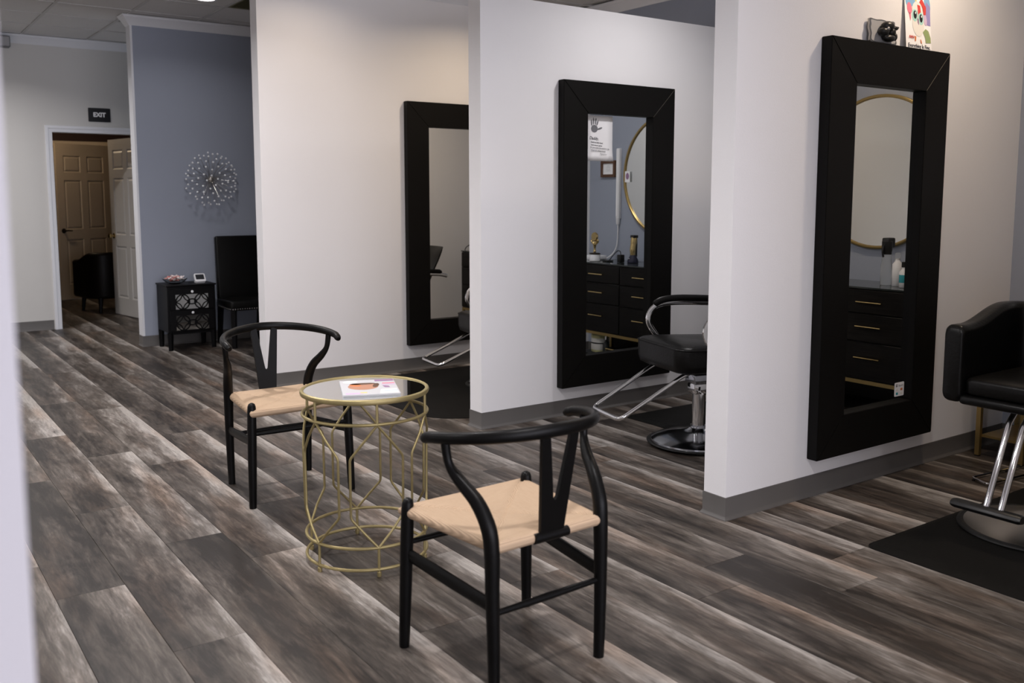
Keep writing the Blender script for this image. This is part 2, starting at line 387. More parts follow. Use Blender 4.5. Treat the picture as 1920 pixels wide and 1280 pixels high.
# near wall end at the left of the view
wall('wall_foreground', 'white_paint_dimmed', [(-2.6, .098, .795, .915, 0, CE)], 'blurred white wall edge close to the camera at the left')  # same white wall, toned down in colour against the window brightness
# back room behind the doorway
wall('wall_room_left', 'room_gloom_brown', [(1.15, 1.25, YF + .12, 14.0, 0, 2.75)], 'brown wall with painted gloom inside the back room at left')
wall('wall_room_right', 'room_gloom_brown', [(3.35, 3.45, YF + .12, 14.0, 0, 2.75)], 'brown wall with painted gloom inside the back room at right')
wall('wall_room_end', 'room_gloom_brown', [(1.15, 2.20, 13.93, 14.03, 0, 2.75), (3.02, 3.45, 13.93, 14.03, 0, 2.75), (2.20, 3.02, 13.93, 14.03, 2.06, 2.75), (2.1, 3.1, 14.5, 14.6, 0, 2.75)], 'end wall of the back room with painted gloom')
struct(MB().box(1.15, 3.45, YF + .12, 14.6, 2.75, 2.8).build('ceiling_room', 'room_gloom_brown', smooth=False), 'ceiling of the back room with painted gloom', 'ceiling')

# floor: slab + planks
fl = struct(MB().box(-2.7, XR + .12, -6.5, 14.6, -.06, -.0035).build('floor', 'vinyl_plank', smooth=False), 'grey brown wood plank floor', 'floor')
PW, PL, PX0 = .228, 1.521, .0455
seams = {2: 3.455, 3: 4.36, 4: 5.295, 5: 4.953, 6: 2.512, 7: 6.09, 8: 7.22, 9: 3.05, 10: 2.17, 11: 2.354, 12: 1.92, 14: 2.345}
def plank_mesh(name, L):
    g = .0016; a = PW / 2; z1 = 0.0; z0 = -.0035; c = .0014; l = L / 2
    mb = MB()
    vs = []
    for (hw, hl, z) in ((a - g * .3, l - g * .3, z0), (a - g * .3, l - g * .3, z1 - c * .8), (a - c, l - c, z1)):
        vs += [(-hw, -hl, z), (hw, -hl, z), (hw, hl, z), (-hw, hl, z)]
    fs = [(8, 9, 10, 11)]
    for b in (0, 4):
        for i in range(4): fs.append((b + i, b + (i + 1) % 4, b + 4 + (i + 1) % 4, b + 4 + i))
    mb.add(vs, fs); return mb.mesh(name, 'vinyl_plank', smooth=False)
pm = plank_mesh('plank', PL)
def inview(x, y, mg=340):
    yaw, p = R(35.263), R(6.4275); f = Vector((math.sin(yaw) * math.cos(p), math.cos(yaw) * math.cos(p), -math.sin(p))); r = Vector((math.cos(yaw), -math.sin(yaw), 0)); d = f.cross(r)
    v = Vector((x, y, -CAM_H)); c = v.dot(f)
    if c < .3: return False
    u = 960 + 1751.6 * v.dot(r) / c; t = 562 + 1751.6 * v.dot(d) / c
    return -mg < u < 1920 + mg and t < 1280 + mg
np_ = 0
for k in range(-6, 24):
    xc = PX0 + (k + .5) * PW
    if xc + PW / 2 > XR + .03: continue
    s0 = seams.get(k, random.random() * PL)
    y = s0 - math.ceil(s0 / PL) * PL
    while y < 14.4:
        yc = y + PL / 2
        ok = any(inview(xc + dx, y + t * PL) for dx in (-.11, .11) for t in (0, .5, 1))
        if xc > 3.5 and y > Y1 + .05: ok = False
        if yc > YF + .9 and not (1.2 < xc < 3.4): ok = False
        if xc < .1 - .0 * yc and yc > 2.4 and xc < -.25 + .05 * yc: ok = False
        if xc < .6 and y > 7.5 : ok = False
        if ok and np_ < 298:
            o = link('plank', pm, fl); o.location = (xc, yc, 0); np_ += 1
        y += PL

# ceiling: slab, grid, tiles
ce = struct(MB().box(-2.7, XR + .12, -6.5, YF + .12, CE + .012, CE + .1).build('ceiling', 'ceiling_tile', smooth=False), 'suspended ceiling of square white tiles', 'ceiling')
TP = .61; TX0, TY0 = 1.517 - 4 * TP, 8.72 - 12 * TP
tile = MB().bbox(-.293, .293, -.293, .293, 0, .012, .003, 1).mesh('ceiling_tile', 'ceiling_tile')
VENT = (2.737, 8.11)
LIGHTS = [(2.48, 7.83), (1.45, 1.1), (1.21, 3.2), (1.21, 5.6), (.60, 9.3), (4.1, 5.62), (4.1, 3.72), (4.30, 2.12), (2.70, 5.85), (-1.2, 3.2), (-1.2, 6.2), (1.21, -1.2)]
tr = MB()
for i in range(0, 13):
    for j in range(0, 18):
        x = TX0 + (i + .5) * TP; y = TY0 + (j + .5) * TP
        if x > XR - .2 or x < -1.0 or y > YF + .1 or y < 3.0: continue
        if x > 3.2 and y > Y1 and y < 7.0: pass
        if abs(x - (VENT[0] + .305)) < .2 and abs(y - (VENT[1] - .305)) < .2: continue
        o = link('ceiling_tile', tile, ce); o.location = (x, y, CE + .001)
for i in range(0, 13):
    x = TX0 + i * TP
    if -1.2 < x < XR: tr.box(x - .012, x + .012, 2.9, YF, CE - .004, CE + .012)
for j in range(0, 19):
    y = TY0 + j * TP
    if 2.9 < y < YF: tr.box(-1.2, XR, y - .012, y + .012, CE - .0045, CE + .012)
tr.build('grid_bars', 'ceiling_grid', ce, smooth=False)

# baseboards and crowns
BP = [(0, 0), (.013, 0), (.0125, .004), (.006, .013), (.004, .02), (.004, .098), (.003, .1), (0, .1)]
def baseb(name, path, label, closed=False):
    return struct(sweep(MB(), BP, path, closed).build(name, 'rubber_base', ang=25), label, 'baseboard')
baseb('baseboard_near', [(XR, Y3 + .125), (3.010, Y3 + .125), (3.010, Y3), (XR, Y3)][::1], 'dark grey rubber baseboard around the near partition')
baseb('baseboard_middle', [(XR, Y2 + .125), (3.020, Y2 + .125), (3.020, Y2), (XR, Y2)], 'dark grey rubber baseboard around the middle partition')
baseb('baseboard_far', [(XR, Y1 + .125), (2.41, Y1 + .125), (2.41, Y1), (XR, Y1)], 'dark grey rubber baseboard around the far partition')
baseb('baseboard_blue', [(2.15, YB + .134), (2.15, YB - .004), (2.1685, YB - .004), (2.1685, YB), (XR, YB)], 'dark grey rubber baseboard below the grey blue wall')
baseb('baseboard_back', [(-2.6, YF), (DX0 - .075, YF)], 'dark grey rubber baseboard left of the doorway')
for n, (a, b) in enumerate(((.860, Y3), (Y3 + .125, Y2), (Y2 + .125, Y1))):
    baseb('baseboard_right_%d' % (n + 1), [(XR, b), (XR, a)], ('dark grey rubber baseboard on the blue wall beside the styling chair at the right edge', 'dark grey rubber baseboard on the blue wall between near and middle partitions', 'dark grey rubber baseboard on the blue wall between middle and far partitions')[n])
CP = [(0, CE - .088), (.008, CE - .088), (.012, CE - .078), (.022, CE - .068), (.05, CE - .03), (.062, CE - .022), (.066, CE - .012), (.074, CE - .006), (.074, CE - .0047), (0, CE - .0047)]
def crown(name, path, label): return struct(sweep(MB(), CP, path).build(name, 'trim_white', ang=30), label, 'trim')
crown('trim_1', [(-2.6, YF), (XR, YF)], 'white crown moulding along the back wall')
crown('trim_2', [(2.150, YB + .134), (2.150, YB), (XR, YB)], 'white crown moulding along the grey blue wall')
crown('trim_3', [(XR, Y1 + .125), (2.41, Y1 + .125), (2.41, Y1), (XR, Y1)], 'white crown moulding along the far partition')
crown('trim_4', [(XR, Y1), (XR, -6.4)], 'white crown moulding along the blue side wall')
# door casing
cs = MB()
CAS = [(0, 0), (0, .012), (.012, .014), (.03, .016), (.04, .022), (.062, .022), (.066, .018), (.066, 0)]
path = [(DX0, 0), (DX0, DZ), (DX1, DZ), (DX1, 0)]
rings = []
for i, (x, z_) in enumerate(path):
    sx = -1 if i < 2 else 1; sz = 1 if i in (1, 2) else 0
    rings.append([(x + sx * d, YF - t, z_ + sz * d) for d, t in CAS])
m_ = len(CAS); cs.add([p for r_ in rings for p in r_], [(i * m_ + j, i * m_ + (j + 1) % m_, (i + 1) * m_ + (j + 1) % m_, (i + 1) * m_ + j) for i in range(3) for j in range(m_)] + [tuple(range(m_)), tuple(3 * m_ + j for j in range(m_))])
cs.box(DX0 - .02, DX0, YF - .002, YF + .122, 0, DZ).box(DX1, DX1 + .02, YF - .002, YF + .122, 0, DZ).box(DX0 - .02, DX1 + .02, YF - .002, YF + .122, DZ, DZ + .02)
struct(cs.build('trim_doorway', 'trim_white', ang=20), 'white door casing around the open doorway', 'trim')
cs = MB().box(2.14, 2.20, 13.915, 13.935, 0, 2.12).box(3.02, 3.08, 13.915, 13.935, 0, 2.12).box(2.14, 3.08, 13.915, 13.935, 2.06, 2.12).box(3.0, 3.02, 13.915, 14.03, 0, 2.06)
struct(cs.build('trim_inner_doorway', 'door_warm_tint', smooth=False), 'warm tinted door casing at the end of the back room', 'trim')

# six panel doors
def door(name, m, W, H, loc, rz, label, lever, hm):
    """local: hinge at x=0, door runs to x=W, faces +-y, thickness .035"""
    mb = MB(); T = .0175; st = .11; mid = .10
    cw = (W - 2 * st - mid) / 2
    xs = [(st, st + cw), (st + cw + mid, W - st)]; zs = [(.20, .80), (.93, 1.58), (1.68, 1.90)]
    cuts_x = [0, xs[0][0], xs[0][1], xs[1][0], xs[1][1], W]
    mb.box(0, st, -T, T, 0, H); mb.box(W - st, W, -T, T, 0, H); mb.box(xs[0][1], xs[1][0], -T, T, 0, H)
    for x0, x1 in xs:
        for z0, z1 in ((0, zs[0][0]), (zs[0][1], zs[1][0]), (zs[1][1], zs[2][0]), (zs[2][1], H)): mb.box(x0, x1, -T, T, z0, z1)
    o = struct(mb.build(name, m, smooth=False), label, 'door'); o.location = loc; o.rotation_euler = (0, 0, rz)
    for x0, x1 in xs:
        for z0, z1 in zs:
            p = MB()
            for s in (-1, 1):
                a = .012; b = .034; vs = []
                for ins, d in ((0, T), (a, T - .010), (a + .006, T - .010), (b, T - .002)):
                    vs += [(x0 + ins, s * d, z0 + ins), (x1 - ins, s * d, z0 + ins), (x1 - ins, s * d, z1 - ins), (x0 + ins, s * d, z1 - ins)]
                fs = [(12, 13, 14, 15)] + [(q * 4 + i, q * 4 + (i + 1) % 4, q * 4 + 4 + (i + 1) % 4, q * 4 + 4 + i) for q in range(3) for i in range(4)]
                p.add(vs, fs)
            p.build('panel', m, o, smooth=False)
    h = MB(); x = W - .065; z = .915
    for s in (-1, 1):
        My = Matrix.Translation((x, s * T, z)) @ Matrix.Rotation(-s * PI / 2, 4, 'X')
        h.lathe([(.032, 0), (.032, .006), (.014, .010), (.012, .04)], 18, My)
        if lever:
            h.tube([(x, s * (T + .045), z), (x - .03, s * (T + .047), z + .004), (x - .10, s * (T + .045), z - .002)], [.011, .010, .007], 8)
        else: h.lathe([(.012, .03), (.024, .038), (.029, .05), (.026, .062), (.012, .068)], 18, My)
    h.build('door_handle', hm, o, label='dark lever handle' if lever else 'brass door knob')
    hg = MB()
    for z in (.25, 1.0, 1.75): hg.tube([(-.004, -T - .004, z - .045), (-.004, -T - .004, z + .045)], .007, 8)
    hg.build('hinge', 'bronze_dark', o)
    return o
dbx, dby = 2.519, 11.652
door('door_1', 'door_white', .885, 2.02, (2.672, 10.785, .008), math.atan2(dby - 10.785, dbx - 2.672), 'white six panel door swung open into the back room', False, 'brass')
door('door_2', 'door_warm_tint', .852, 2.058, (2.985, 13.905, .010), math.atan2(13.50 - 13.905, 2.245 - 2.985), 'six panel door tinted by painted lamp warmth, with dark lever at the end of the back room', True, 'bronze_dark')

# ------------------------------------------------------------------ ceiling lights, vent, sign, box
def can_light(x, y, e, col, label, i):
    t = thing('recessed_light', label, 'light', (x, y, CE - .0045), 0, 'recessed ceiling lights')
    MB().lathe([(.078, 0), (.095, -.001), (.097, -.005), (.093, -.008), (.074, -.006), (.074, 0)], 32).build('trim_ring', 'trim_white', t)
    MB().lathe([(.0735, -.001), (.0735, -.004), (.03, -.0055), (.001, -.006)], 32).build('lens', 'lamp_lens', t)
    d = bpy.data.lights.new('lamp', 'AREA'); d.shape = 'DISK'; d.size = .16; d.energy = e; d.color = col; d.spread = R(150)
    lo = bpy.data.objects.new('lamp', d); COL.objects.link(lo); lo.parent = t; lo.location = (0, 0, -.012)
WARM = (1.0, .80, .60); NEU = (1.0, .962, .968)
PW_ = {0: (5, NEU), 1: (24, NEU), 2: (26, NEU), 3: (34, NEU), 4: (32, NEU), 5: (11, WARM), 6: (13, NEU), 7: (11, WARM), 8: (4, WARM), 9: (34, NEU), 10: (46, NEU), 11: (14, NEU)}
NM = ['lit recessed ceiling light before the grey blue wall', 'recessed ceiling light above the camera', 'recessed ceiling light above the gold table', 'recessed ceiling light above the aisle', 'recessed ceiling light before the doorway', 'warm recessed light above the far styling bay',
      'recessed light above the middle styling bay', 'warm recessed light above the near styling bay', 'warm recessed light close to the far partition', 'recessed ceiling light at the left windows', 'recessed ceiling light at the far left', 'recessed ceiling light by the shop window']
for i, (x, y) in enumerate(LIGHTS): can_light(x, y, PW_[i][0] * LAMP_E, PW_[i][1], NM[i], i)
t = thing('room_lamp', 'warm ceiling light inside the back room', 'light', (1.75, 12.6, 2.75))
MB().lathe([(.12, 0), (.13, -.02), (.11, -.05), (.01, -.07)], 24).build('shade', 'white_plastic', t)
d = bpy.data.lights.new('lamp', 'POINT'); d.energy = 22; d.color = (1, .76, .50); d.shadow_soft_size = .08
lo = bpy.data.objects.new('lamp', d); COL.objects.link(lo); lo.parent = t; lo.location = (0, 0, -.16)

t = thing('ceiling_vent', 'dark olive ceiling air vent beside the far partition', 'vent', (VENT[0], VENT[1] - .61, CE))
f = MB()
for a in ((.012, .598, .012, .03), (.012, .598, .58, .598), (.012, .03, .03, .58), (.58, .598, .03, .58)): f.box(*a, -.004, .01)
f.build('frame', 'vent_olive', t, smooth=False); MB().box(.02, .59, .02, .59, .010, .0115).build('backing', 'c_black', t, smooth=False)
sl = MB().box(-.275, .275, -.016, .016, -.001, .001, Matrix.Rotation(R(35), 4, 'X')).mesh('slat', 'vent_olive', smooth=False)
for i in range(17):
    o = link('slat', sl, t); o.location = (.305, .05 + i * .032, .003)

t = thing('exit_sign', 'small black EXIT sign with white letters above the doorway', 'sign', (2.22, YF, 2.16))
MB().prism(rrect(.218, .143, .008), 0, .008, FRAME((0, 0, .0715), (1, 0, 0), (0, 0, 1))).build('plate', 'sign_black', t)
text_obj('lettering', 'EXIT', .062, 'exit_white', t, FRAME((0, -.0085, .0715), (1, 0, 0), (0, 0, 1)), width=.122, label='white EXIT lettering', bold=.0026)

t = thing('wall_speaker', 'small grey box speaker high on the back wall under the crown', 'speaker', (1.345, YF, 2.845))
MB().bbox(-.065, .065, -.11, -.012, 0, .11, .01).build('case', 'grey_plastic', t); MB().box(-.02, .02, -.02, 0, .03, .08).build('bracket', 'grey_plastic', t, smooth=False)
MB().bbox(-.055, .055, -.114, -.108, .01, .10, .004, 1).build('grille', 'c_grey', t)

# ------------------------------------------------------------------ wall mirrors with wide black frames
def wall_mirror(loc, label, sag=0):
    t = thing('wall_mirror', label, 'mirror', loc, 0, 'black framed wall mirrors on the partitions')
    W, H, FW_, D = .94, 1.91, .193, .056
    def piece(name, poly):
        # poly: outer a, outer b, inner b, inner a in (x,z); the face slopes slightly inward
        mb = MB(); vs = []; 
        for (x, z_) in poly: vs.append((x, 0, z_))
        ins = .004
        cx = sum(p[0] for p in poly) / 4; cz = sum(p[1] for p in poly) / 4
        fr = [(p[0], -D, p[1]) for p in poly]
        vs += fr; mb.add(vs, [(0, 1, 2, 3), (7, 6, 5, 4), (0, 4, 5, 1), (1, 5, 6, 2), (2, 6, 7, 3), (3, 7, 4, 0)])
        me = mb.mesh(name, 'black_frame', smooth=False)
        bm = bmesh.new(); bm.from_mesh(me); bmesh.ops.bevel(bm, geom=bm.edges[:], offset=.0022, segments=2, affect='EDGES'); bm.to_mesh(me); bm.free()
        return link(name, me, t)
    g = .0006
    x0, x1, i0, i1 = -W / 2, W / 2, -W / 2 + FW_, W / 2 - FW_
    piece('frame_rail', [(x0 + g, H), (x1 - g, H), (i1 - g, H - FW_), (i0 + g, H - FW_)]); piece('frame_rail', [(x0 + g, 0), (i0 + g, FW_), (i1 - g, FW_), (x1 - g, 0)])
    piece('frame_stile', [(x0, g), (x0, H - g), (i0, H - FW_ - g), (i0, FW_ + g)]); piece('frame_stile', [(x1, g), (i1, FW_ + g), (i1, H - FW_ - g), (x1, H - g)])
    sm = MB()   # pale glue line in the right hand mitres
    for a, b in (((x1, H), (i1, H - FW_)),):
        sm.tube([(a[0] - .003, -D - .0001, a[1] - .003), (b[0], -D - .0001, b[1])], .0009, 5)
    sm.build('mitre_line', 'seam_pale', t, label='pale mitre line')
    MB().box(i0 - .012, i1 + .012, -.020, -.012, FW_ - .012, H - FW_ + .012).build('mirror_glass', 'mirror', t, smooth=False)
    return t
MX = 4.025; MZ = .182
wall_mirror((MX, Y3, MZ), 'black framed mirror nearest the camera with a payment sticker on its glass')
wall_mirror((MX + .035, Y2, MZ + .004), 'black framed mirror with a paper handprint note, behind the padded styling chair')
wall_mirror((MX + .01, Y1, MZ + .026), 'black framed mirror half hidden by the middle partition')
GL = .0205   # glass front offset from the wall

# note taped to the middle mirror
t = thing('paper_note', 'white paper note with grey handprint taped in the mirror corner', 'paper', (3.905, Y2 - GL - .0006, 1.612))
Mn = FRAME((0, 0, 0), (1, 0, 0), (0, 0, 1))
mb = MB(); n = 8; vs = []; fs = []
for i in range(n + 1):
    for j in range(5):
        u = -.108 + .216 * j / 4; v = .282 * i / n; dep = .0008 + .010 * max(0, 1 - v / .10) ** 2 * (.4 + .6 * j / 4); vs.append((u, -dep, v))
for i in range(n):
    for j in range(4): fs.append((i * 5 + j, i * 5 + j + 1, (i + 1) * 5 + j + 1, (i + 1) * 5 + j))
mb.add(vs, fs); sh = mb.build('sheet', 'paper', t)
md = sh.modifiers.new('thick', 'SOLIDIFY'); md.thickness = .0003
hp = MB()
def blob(x, y, rx, ry, a=0, n=12):
    ca, sa = math.cos(a), math.sin(a)
    return [(x + rx * math.cos(2 * PI * i / n) * ca - ry * math.sin(2 * PI * i / n) * sa, y + rx * math.cos(2 * PI * i / n) * sa + ry * math.sin(2 * PI * i / n) * ca) for i in range(n)]
def flat(mb, poly, y=-.0016): mb.add([(p[0], y, p[1]) for p in poly], [tuple(range(len(poly)))])
hx, hz = -.043, .200
flat(hp, blob(hx, hz, .028, .024)); 
for dx, dz, L_, a in ((-.024, .036, .020, R(97)), (-.008, .046, .024, R(90)), (.010, .045, .023, R(82)), (.024, .036, .019, R(70))): flat(hp, blob(hx + dx, hz + dz, L_, .0058, a))
flat(hp, blob(hx + .044, hz + .002, .022, .0062, R(18)))
hp.build('handprint', 'print_grey', t, smooth=False, label='grey handprint')
lines = [('Daddy,', .027, .140, -.045), ('Hold my little hand,', .0125, .114, -.022), ('hold me as I grow', .0125, .097, -.025), ('for you mean the world to me,', .0125, .080, .0), ('I hope you always know', .0125, .063, -.014)]
for s_, sz, zz, xx in lines:
    text_obj('handwriting', s_, sz, 'ink', t, FRAME((xx, -.0062 if zz < .09 else -.0022, zz), (1, 0, -.06), (.06, 0, 1)), shear=.18, label='handwritten line')
sg = MB().tube(smooth_path([(.0, -.009, .042), (.008, -.009, .048), (.012, -.009, .038), (.022, -.009, .046), (.028, -.009, .039), (.038, -.009, .045), (.046, -.009, .040), (.056, -.009, .043)], 4), .0009, 5); sg.build('signature', 'ink', t)

# payment sticker on the near mirror
t = thing('payment_sticker', 'small white payment sticker on the near mirror glass', 'sticker', (4.246, Y3 - GL, .396))
MB().prism(rrect(.080, .070, .006, 3, 0, .035), 0, .0006, Mn).build('card', 'paper', t, smooth=False)
def fr2(x, z): return FRAME((x, -.0008, z), (1, 0, 0), (0, 0, 1))
lg = MB(); lg.prism(rrect(.013, .013, .003, 2), 0, .0004, fr2(-.024, .055)); lg.build('logo', 'c_black', t, smooth=False); MB().prism(rrect(.006, .006, .001, 1), 0, .0004, FRAME((-.024, -.0013, .055), (1, 0, 0), (0, 0, 1))).build('logo_centre', 'paper', t, smooth=False)
text_obj('lettering', 'Square', .015, 'c_grey', t, FRAME((.012, -.001, .055), (1, 0, 0), (0, 0, 1)))
for x, z_, m in ((-.020, .034, 'c_cream'), (.018, .034, 'c_orange'), (-.020, .014, 'c_teal'), (.018, .014, 'c_cream')): MB().prism(rrect(.017, .012, .002, 2), 0, .0004, fr2(x, z_)).build('card_mark', m, t, smooth=False)

# owl drawing and plaque on top of the near mirror
ZT = MZ + 1.91
t = thing('owl_drawing', 'colourful child drawing of an owl leaning above the near mirror', 'drawing', (4.264, Y3 - .030, ZT + .0015))
lean = Vector((0, .026, .28)).normalized()
def FO(x, z, d=.0): 
    n_ = Vector((1, 0, 0)).cross(lean); return FRAME(Vector((x, 0, 0)) + lean * z + n_ * d, (1, 0, 0), lean)
MB().prism([(-.108, 0), (.108, 0), (.108, .28), (-.108, .28)], -.0006, 0, FO(0, 0)).build('sheet', 'paper', t, smooth=False)
def patch(name, m, polys, lv):
    for p in polys: o = MB().prism(p, 0, .0002, FO(0, 0, .0002 * lv + .0001)).build(name, m, t, smooth=False)
    return o
patch('wing_patch', 'c_blue', [blob(-.058, .235, .046, .034, R(35), 14), blob(.082, .225, .026, .05, R(8), 14)], 1)
patch('wing_patch', 'c_violet', [[(.055, .125), (.104, .122), (.106, .215), (.075, .235), (.05, .19)]], 2)
patch('crest_patch', 'c_yellow', [blob(-.040, .262, .012, .026, R(28), 12), blob(-.02, .250, .009, .028, R(22), 12)], 2)
patch('crest_patch', 'c_orange', [blob(-.006, .268, .013, .022, R(8), 12)], 3)
patch('crest_patch', 'c_green', [blob(.075, .268, .026, .016, 0, 12), blob(.055, .276, .018, .010, 0, 12)], 3)
patch('cheek_patch', 'c_pink', [blob(-.070, .192, .020, .028, R(10), 14), [(-.078, .172), (-.058, .172), (-.060, .145), (-.066, .132)]], 3)
patch('cheek_patch', 'c_lilac', [blob(.060, .150, .014, .030, R(12), 14)], 3)
patch('body_patch', 'c_cream', [blob(.0, .125, .050, .062, 0, 18), blob(-.004, .185, .045, .045, 0, 18)], 4)
patch('brow_patch', 'c_red', [[(-.005, .215), (.020, .212), (.026, .170), (.012, .165), (.002, .172)]], 5)
bowp = patch('bow_patch', 'c_red', [[(.014, .228), (.034, .250), (.070, .208), (.066, .172), (.048, .170), (.040, .205)]], 6)
patch('eye_ring', 'c_aqua', [blob(-.028, .162, .022, .030, 0, 16), blob(.024, .150, .022, .030, 0, 16)], 6)
patch('pupil', 'c_black', [blob(-.026, .165, .014, .020, 0, 14), blob(.024, .152, .013, .020, 0, 14)], 7)
patch('eye_light', 'paper', [blob(-.022, .174, .004, .006, 0, 8), blob(.028, .161, .004, .006, 0, 8)], 8)
patch('beak_patch', 'c_mauve', [[(-.006, .150), (.004, .146), (.004, .118), (-.006, .128)]], 8)
patch('leaf_patch', 'c_olive', [[(.036, .088), (.060, .105), (.084, .096), (.100, .065), (.102, .040), (.058, .036), (.054, .062)]], 5)
patch('leaf_vein', 'c_green', [[(.050, .092), (.053, .093), (.082, .042), (.078, .042)], [(.064, .095), (.067, .095), (.094, .045), (.090, .045)]], 6)
patch('claw_patch', 'c_orange', [[(-.036, .062), (-.022, .062), (-.026, .040), (-.034, .036)], [(.012, .050), (.018, .050), (.026, .030), (.014, .034)]], 6)
sg = MB()
for x0, z0, L_ in ((-.082, .055, .040),):
    sg.tube(smooth_path([FO(x0 + L_ * i / 7, z0 + (.008 if i % 2 else -.006), .0022).translation for i in range(8)], 3), .0012, 5)
sg.build('red_scribble', 'c_red', t)
text_obj('lettering', 'Everything Is Fine.', .027, 'ink', t, FO(.0, .016, .0016), width=.185, shear=.1, label='handwritten line')

t = thing('relief_plaque', 'grey wavy edged plaque with dark sculpted relief atop the near mirror', 'ornament', (3.972, Y3 - .026, ZT + .001))
W_, H_ = .205, .112
pl = []
for i in range(48):
    a = 2 * PI * i / 48; cx = max(-1, min(1, 1.35 * math.cos(a))); cz = max(-1, min(1, 1.35 * math.sin(a))); wv = 1 + .035 * math.sin(9 * a)
    pl.append((cx * W_ / 2 * wv, max(0, H_ / 2 + cz * H_ / 2 * wv)))
Mp = FRAME((0, 0, 0), (1, 0, 0), Vector((0, .012, .11)))
MB().prism(pl, -.004, .004, Mp).build('plate', 'pewter', t); MB().prism([(x * .9, H_ / 2 + (z_ - H_ / 2) * .88) for x, z_ in pl], .004, .006, Mp).build('inner_plate', 'c_grey', t)
rl = MB()
for x, z_, r_, sx, sz in ((.0, .078, .03, 1.25, .8), (-.03, .052, .026, 1.1, .75), (.03, .055, .022, 1.0, .9), (.012, .026, .026, 1.5, .65), (.05, .074, .018, 1.5, .6), (.072, .080, .009, 1.6, .5), (.058, .036, .014, .8, 1.3), (-.012, .034, .016, 1.1, 1.0)):
    rl.sphere((x, -.022, z_), r_, 12, 8, (sx, .95, sz))
rl.build('relief', 'pewter_dark', t, label='dark sculpted relief'); MB().sphere((-.02, -.040, .064), .009, 10, 6, (1.2, .7, 1)).build('highlight_boss', 'pewter', t)

# ------------------------------------------------------------------ wishbone chairs (front = -y)
def seat_mesh():
    Wf, Wr, yf, yr = .247, .199, -.228, .218; n = 44
    me = bpy.data.meshes.new('seat'); bm = bmesh.new(); uvl = bm.loops.layers.uv.new('UVMap')
    def P(u, v, top):
        y = yf + (yr - yf) * v; hw = Wf + (Wr - Wf) * v; x = (u * 2 - 1) * hw
        df = v; dr = 1 - v; dl = u; dd = 1 - u; e = min(df, dr, dl, dd)
        edge = min(1, e / .045); rnd = math.sqrt(max(0, 1 - (1 - edge) ** 2))
        second = sorted((df, dr, dl, dd))[1]
        groove = max(0, 1 - (second - e) / .028) ** .7
        dish = .013 * (math.sin(PI * u) * math.sin(PI * v)) 
        if top: z = .433 + .019 * rnd - dish - .011 * groove * min(1, e / .05)
        else: z = .433 - .020 * rnd
        inset = (1 - rnd) * 0
        return (x, y, z), e, (df, dr, dl, dd)
    grid = {}
    for s in (0, 1):
        for i in range(n + 1):
            for j in range(n + 1):
                ui = i / n; vj = j / n
                # denser near edges
                ui = .5 - .5 * math.cos(PI * ui) ; vj = .5 - .5 * math.cos(PI * vj)
                p, e, _ = P(ui, vj, s)
                if s == 0 and (i in (0, n) or j in (0, n)): continue
                grid[s, i, j] = bm.verts.new(p)
    def V(s, i, j): return grid.get((s, i, j)) or grid[1, i, j]
    bm.verts.ensure_lookup_table()
    def uvof(co):
        v = (co.y - yf) / (yr - yf); hw = Wf + (Wr - Wf) * v; u = (co.x / hw + 1) / 2; return u, v
    for s in (0, 1):
        for i in range(n):
            for j in range(n):
                q = [V(s, i, j), V(s, i + 1, j), V(s, i + 1, j + 1), V(s, i, j + 1)]
                if s == 0: q = q[::-1]
                try: f = bm.faces.new(q)
                except ValueError: continue
                f.smooth = True
                c = f.calc_center_median(); u, v = uvof(c); ds = (v, 1 - v, u, 1 - u); k = ds.index(min(ds))
                for l in f.loops:
                    u, v = uvof(l.vert.co)
                    if k < 2: l[uvl].uv = (l.vert.co.x, l.vert.co.y)
                    else: l[uvl].uv = (l.vert.co.y, l.vert.co.x)
    bmesh.ops.recalc_face_normals(bm, faces=bm.faces); bm.to_mesh(me); bm.free(); me.materials.append(MATS['paper_cord']); return me
